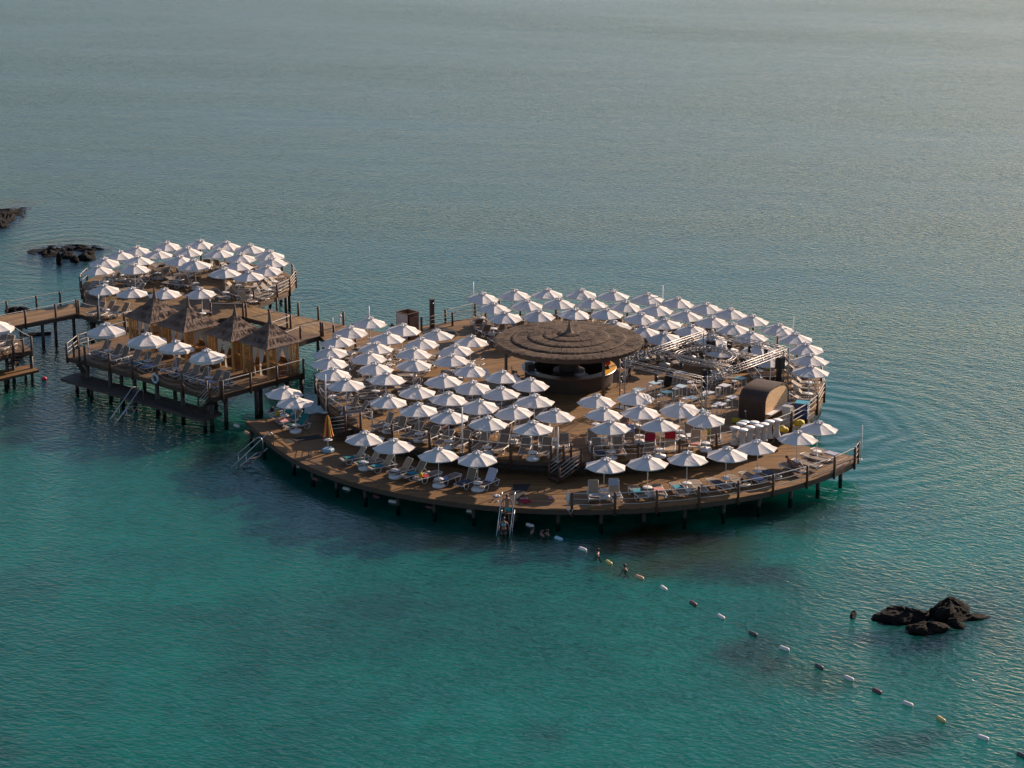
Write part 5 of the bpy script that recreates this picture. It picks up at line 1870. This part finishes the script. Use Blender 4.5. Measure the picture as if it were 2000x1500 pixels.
# ------------------------------------------------------------------ people
def make_body(name, J, edges, m, parent=None, root='pelvis', sub=2):
    """Skin layer needs an operator-free route: build with bmesh."""
    bm = bmesh.new()
    lay = bm.verts.layers.skin.verify()
    vv = {}
    for k, (p, r_) in J.items():
        v = bm.verts.new(p)
        v[lay].radius = (r_, r_) if isinstance(r_, (int, float)) else r_
        v[lay].use_root = (k == root)
        vv[k] = v
    for a, c in edges:
        bm.edges.new((vv[a], vv[c]))
    me = bpy.data.meshes.new(name)
    bm.to_mesh(me)
    bm.free()
    o = bpy.data.objects.new(name, me)
    COL.objects.link(o)
    o.parent = parent
    sk = o.modifiers.new('skin', 'SKIN')
    sk.use_smooth_shade = True
    ss = o.modifiers.new('smooth', 'SUBSURF')
    ss.levels = ss.render_levels = sub
    me.materials.append(M[m])
    return o


def skeleton(hands, feet, head_tilt=(0, -.02), sh=.19, hip=.10, hgt=1.75, fem=False, elbows=None, knees=None):
    """Joint table of a standing figure facing -y; hands/feet are dicts L/R of points."""
    k = hgt / 1.75
    J = {'pelvis': ((0, 0, .93 * k), (.145, .10)), 'waist': ((0, 0, 1.08 * k), (.125 if not fem else .105, .085)), 'chest': ((0, -.01, 1.28 * k), (.155 if not fem else .13, .10)),
         'neckbase': ((0, 0, 1.44 * k), (.085, .07)), 'neck': ((head_tilt[0] * .4, head_tilt[1] * .5, 1.51 * k), .052), 'head': ((head_tilt[0], head_tilt[1] - .01, 1.60 * k), (.075, .088)), 'crown': ((head_tilt[0], head_tilt[1] - .01, 1.69 * k), (.07, .085)),
         'nose': ((head_tilt[0], head_tilt[1] - .10, 1.585 * k), .016)}
    E = [('pelvis', 'waist'), ('waist', 'chest'), ('chest', 'neckbase'), ('neckbase', 'neck'), ('neck', 'head'), ('head', 'crown'), ('head', 'nose')]
    for s, n in ((1, 'L'), (-1, 'R')):
        J['sh' + n] = ((s * sh * k, 0, 1.40 * k), .062 if not fem else .05)
        el = Vector(elbows[n]) if elbows else (Vector(J['sh' + n][0]) + Vector(hands[n])) / 2 + Vector((s * .06, .05, 0))
        J['el' + n] = (tuple(el), .042)
        J['wr' + n] = (hands[n], .028)
        d = (Vector(hands[n]) - el).normalized()
        pm = Vector(hands[n]) + d * .07
        J['pa' + n] = (tuple(pm), (.038, .02))
        E += [('neckbase', 'sh' + n), ('sh' + n, 'el' + n), ('el' + n, 'wr' + n), ('wr' + n, 'pa' + n)]
        side = d.cross(Vector((0, 1, 0)))
        side = side.normalized() if side.length > .1 else Vector((1, 0, 0))
        cur = side.cross(d).normalized()
        for i, (off, ln) in enumerate(((-.03, .065), (-.01, .078), (.01, .072), (.03, .056))):
            J['f%s%d' % (n, i)] = (tuple(pm + side * off + d * ln * .55 + cur * .008), .0085)
            J['t%s%d' % (n, i)] = (tuple(pm + side * off * 1.1 + d * ln + cur * .03), .007)
            E += [('pa' + n, 'f%s%d' % (n, i)), ('f%s%d' % (n, i), 't%s%d' % (n, i))]
        J['th' + n] = (tuple(Vector(hands[n]) + d * .05 - side * .05 + cur * .02), .009)
        E.append(('wr' + n, 'th' + n))
        J['hip' + n] = ((s * hip * k, 0, .86 * k), (.092, .095))
        kn = Vector(knees[n]) if knees else (Vector(J['hip' + n][0]) + Vector(feet[n])) / 2 + Vector((0, -.06, 0))
        J['kn' + n] = (tuple(kn), .06)
        J['ca' + n] = (tuple(kn.lerp(Vector(feet[n]), .35) + Vector((0, .015, 0))), .055)
        an = Vector(feet[n]) + Vector((0, 0, .08))
        J['an' + n] = (tuple(an), .036)
        J['toe' + n] = (tuple(Vector(feet[n]) + Vector((0, -.17, .025))), (.04, .022))
        E += [('pelvis', 'hip' + n), ('hip' + n, 'kn' + n), ('kn' + n, 'ca' + n), ('ca' + n, 'an' + n), ('an' + n, 'toe' + n)]
    return J, E


def grow(J, keys, by):
    return {k: (J[k][0], tuple(q + by for q in J[k][1]) if isinstance(J[k][1], tuple) else J[k][1] + by) for k in keys}


def hair_cap(parent, c, m, long=0.0):
    b = MB().ell((c[0], c[1] + .015, c[2] + .03), (.185, .21, .20), 14, 9)
    if long:
        b.tube([(c[0], c[1] + .08, c[2] + .03), (c[0] + .02, c[1] + .12, c[2] - .1), (c[0] + .02, c[1] + .12, c[2] - long)], .07, 8, r1=.03)
    return part(parent, 'hair', b, m)


# man coming down the ladder
mx, my, mz = at(990.5, 1019, .28)
man = thing('person', 'man in turquoise swim shorts stepping down the bathing ladder', 'person', (mx, my, mz), R(8))
J, E_ = skeleton({'L': (.30, -.10, .86), 'R': (-.31, -.12, .98)}, {'L': (.10, -.02, 0), 'R': (-.10, .10, .2)}, head_tilt=(-.02, -.11), sh=.20, hip=.1,
                 elbows={'L': (.31, .03, 1.12), 'R': (-.34, .04, 1.2)}, knees={'L': (.10, -.05, .46), 'R': (-.11, -.12, .6)})
make_body('body', J, E_, 'skin', man)
K = grow(J, ['pelvis', 'hipL', 'hipR', 'waist'], .014)
K['pelvis'] = (J['pelvis'][0], (.158, .118))
K.pop('waist')
for n_ in 'LR':
    h_, k_ = Vector(J['hip' + n_][0]), Vector(J['kn' + n_][0])
    K['leg' + n_] = (tuple(h_.lerp(k_, .62)), .095)
K['top'] = ((0, 0, 1.0), (.145, .10))
make_body('swim_shorts', K, [('pelvis', 'top'), ('pelvis', 'hipL'), ('pelvis', 'hipR'), ('hipL', 'legL'), ('hipR', 'legR')], 'shorts', man)
hair_cap(man, (-.02, -.115, 1.63), 'hairbr')

# woman standing in the water at the foot of the ladder
wx, wy, wz = at(984, 1042, 0)
wom = thing('person', 'woman in light blue bikini at the foot of the bathing ladder', 'person', (wx, wy, -.66), R(-6))
J, E_ = skeleton({'L': (.34, -.10, .98), 'R': (-.30, -.10, 1.02)}, {'L': (.09, -.02, 0), 'R': (-.09, 0, 0)}, head_tilt=(0, -.04), sh=.165, hip=.1, hgt=1.68, fem=True,
                 elbows={'L': (.29, .05, 1.18), 'R': (-.28, .06, 1.16)})
make_body('body', J, E_, 'skin2', wom)
K = {'pelvis': ((0, -.005, .885), (.15, .108)), 'l': ((.09, -.005, .85), (.085, .098)), 'r': ((-.09, -.005, .85), (.085, .098))}
make_body('bikini_bottom', K, [('pelvis', 'l'), ('pelvis', 'r')], 'bikinidk', wom)
b = MB()
for s in (-1, 1):
    b.ell((s * .075, -.10, 1.235), (.15, .10, .13), 10, 7)
    b.tube([(s * .08, -.12, 1.27), (s * .09, -.06, 1.40), (s * .07, .03, 1.41)], .012, 5)
b.tube([(.14 * math.cos(a_ / 10 * 2 * PI), -.01 + .11 * math.sin(a_ / 10 * 2 * PI), 1.21) for a_ in range(10)], .016, 5, closed=True)
part(wom, 'bikini_top', b, 'bikini')
hair_cap(wom, (0, -.04, 1.57), 'hair', .28)


def swimmer(px, py, label, yaw, hairm, skinm='skin', arm=None):
    x, y, _ = at(px, py, 0)
    t = thing('person', label, 'person', (x, y, .06), yaw)
    J = {'chest': ((0, .06, -.22), (.15, .10)), 'neckbase': ((0, .02, -.02), (.085, .07)), 'neck': ((0, 0, .06), .05), 'head': ((0, -.01, .16), (.075, .088)), 'crown': ((0, -.01, .25), (.07, .085)), 'nose': ((0, -.105, .145), .016),
         'pelvis': ((0, .25, -.6), (.14, .1)),
         'shL': ((.19, .02, -.03), .058), 'shR': ((-.19, .02, -.03), .058), 'elL': ((.25, .02, -.26), .042), 'elR': ((-.25, .02, -.26), .042), 'wrL': ((.20, -.16, -.42), .03), 'wrR': ((-.20, -.16, -.42), .03)}
    E = [('pelvis', 'chest'), ('chest', 'neckbase'), ('neckbase', 'neck'), ('neck', 'head'), ('head', 'crown'), ('head', 'nose'), ('neckbase', 'shL'), ('neckbase', 'shR'), ('shL', 'elL'), ('shR', 'elR'), ('elL', 'wrL'), ('elR', 'wrR')]
    if arm:
        J['elL'] = ((.36, -.04, .04), .042)
        J['wrL'] = ((.46, -.22, .06), .03)
    for n_ in 'LR':
        w_ = Vector(J['wr' + n_][0])
        s_ = 1 if n_ == 'L' else -1
        for i in range(5):
            o = Vector(((i - 2) * .022, -.15 if i else -.08, 0))
            J['t%s%d' % (n_, i)] = (tuple(w_ + o + Vector((0, 0, -.01))), .009)
            E.append(('wr' + n_, 't%s%d' % (n_, i)))
    make_body('body', J, E, skinm, t)
    b = MB().ell((0, .015, .20), (.185, .21, .19), 14, 9)
    b.ell((0, .11, .24), (.09, .09, .09), 8, 6)
    part(t, 'hair', b, hairm)


swimmer(1040, 1040, 'swimmer with dark hair in shade below the pale float', R(70), 'hair', 'skin')
swimmer(1058, 1046, 'swimmer floating on the left of the close pair', R(-60), 'hairbr', 'skin2')
swimmer(1069, 1044, 'swimmer with an arm out on the right of the close pair', R(120), 'hair', 'skin')
swimmer(1167, 1082, 'lone swimmer with dark hair between two white floats', R(-100), 'hair', 'skin2')
swimmer(1220, 1113, 'lone swimmer with hair tied up, farthest along the floats', R(-60), 'hair', 'skin')


def sunbather(px, py, z, label, m_suit, skinm, hairm):
    q = near_lounger(px, py, z)
    t = thing('person', label, 'person', (q[0], q[1], z + LH + .12), q[3])
    # lying along the lounger: head towards -x
    J = {'pelvis': ((0, 0, 0), (.14, .10)), 'waist': ((-.14, 0, .04), (.12, .09)), 'chest': ((-.30, 0, .16), (.14, .10)), 'neckbase': ((-.42, 0, .26), (.08, .07)), 'neck': ((-.47, 0, .31), .05), 'head': ((-.53, 0, .38), (.08, .085)), 'crown': ((-.59, 0, .45), (.075, .08)), 'nose': ((-.47, 0, .45), .015)}
    E = [('pelvis', 'waist'), ('waist', 'chest'), ('chest', 'neckbase'), ('neckbase', 'neck'), ('neck', 'head'), ('head', 'crown'), ('head', 'nose')]
    for s, n_ in ((1, 'L'), (-1, 'R')):
        up = .22 if n_ == 'L' else .02
        J['hip' + n_] = ((.08, s * .1, 0), .09)
        J['kn' + n_] = ((.45, s * .12, .06 + up), .06)
        J['an' + n_] = ((.84 - up * .5, s * .12, .02), .037)
        J['toe' + n_] = ((.92 - up * .5, s * .12, .12), .03)
        J['sh' + n_] = ((-.38, s * .18, .22), .055)
        J['el' + n_] = ((-.18, s * .28, .10), .042)
        J['wr' + n_] = ((.02, s * .2, .14), .03)
        E += [('pelvis', 'hip' + n_), ('hip' + n_, 'kn' + n_), ('kn' + n_, 'an' + n_), ('an' + n_, 'toe' + n_), ('neckbase', 'sh' + n_), ('sh' + n_, 'el' + n_), ('el' + n_, 'wr' + n_)]
        for i in range(5):
            J['t%s%d' % (n_, i)] = ((.15 if i else .07, s * .2 + (i - 2) * .02, .13), .009)
            E.append(('wr' + n_, 't%s%d' % (n_, i)))
    make_body('body', J, E, skinm, t)
    make_body('swimwear', {'pelvis': ((0, 0, 0), (.152, .112)), 'l': ((.1, .1, 0), .1), 'r': ((.1, -.1, 0), .1)}, [('pelvis', 'l'), ('pelvis', 'r')], m_suit, t)
    part(t, 'hair', MB().ell((-.60, 0, .43), (.17, .19, .18), 12, 8), hairm)


sunbather(885, 832, UP, 'sunbather lying under the front left rim parasols', 'bikinidk', 'skin2', 'hair')
sunbather(855, 832, UP, 'sunbather in orange swimwear lying near the front left rail', 'orange', 'skin', 'hairbr')
sunbather(1502, 902, LOW, 'sunbather lying on the right half of the lower deck', 'navycloth', 'skin2', 'hair')


# ------------------------------------------------------------------ towels and bags left about
rd = random.Random(31)
pool = [q for q in LOUNGERS if q[4].name not in used and q[4]['label'].count(' ') < 13 and q[1] < 152]
rd.shuffle(pool)
TW = ['pinkcloth', 'bluecloth', 'white', 'navycloth', 'printed', 'cyan', 'orange', 'tealcloth', 'lycra']
TN = {'pinkcloth': 'pink', 'bluecloth': 'pale blue', 'white': 'white', 'navycloth': 'navy', 'printed': 'patterned', 'cyan': 'turquoise', 'orange': 'orange', 'tealcloth': 'teal', 'lycra': 'white'}
seen_people = [o for o in bpy.data.objects if o.name.startswith('person')]
for i, q in enumerate([q for q in pool if len(q[4]['label'].split()) < 13][:26]):
    m_ = TW[i % len(TW)]
    x, y, z, yaw, t = q
    if any(math.hypot(p.location.x - x, p.location.y - y) < .5 for p in seen_people):
        continue
    b = MB()
    nx_, ny_ = 8, 6
    L0, L1 = rd.uniform(-.15, .2), rd.uniform(.45, .9)
    vs = []
    for e in (0, .02):
        for a in range(nx_):
            for c in range(ny_):
                vs.append((L0 + (L1 - L0) * a / (nx_ - 1) + rd.uniform(-.02, .02), (c / (ny_ - 1) - .5) * rd.uniform(.5, .62), LH + .02 + e + rd.uniform(0, .03)))
    fs = []
    for a in range(nx_ - 1):
        for c in range(ny_ - 1):
            k = a * ny_ + c
            fs.append((k, k + ny_, k + ny_ + 1, k + 1))
            o_ = nx_ * ny_
            fs.append((o_ + k, o_ + k + 1, o_ + k + ny_ + 1, o_ + k + ny_))
    b.add(vs, fs, True)
    single('towel', b, m_, '%s towel on %s' % (TN[m_], t['label']), 'towel', (x, y, z), yaw)
for i, q in enumerate([q for q in pool if len(q[4]['label'].split()) < 13][26:40]):
    x, y, z, yaw, t = q
    bx, by = x - math.cos(yaw) * .1 + math.sin(yaw) * .0, y - math.sin(yaw) * .1
    m_ = ('pinkcloth', 'navycloth', 'yellow', 'black', 'tan')[i % 5]
    cn = ('pink', 'navy', 'yellow', 'black', 'straw')[i % 5]
    tb = thing('beach_bag', '%s bag on %s' % (cn, t['label']), 'bag', (x + math.cos(yaw) * .55, y + math.sin(yaw) * .55, z + LH), yaw)
    part(tb, 'body', MB().ell((0, 0, .15), (.34, .2, .34), 10, 6), m_)
    for sx in (-1, 1):
        part(tb, 'handle', MB().tube([(-.09, sx * .05, .27), (-.06, sx * .06, .42), (.06, sx * .06, .42), (.09, sx * .05, .27)], .012, 4), m_)
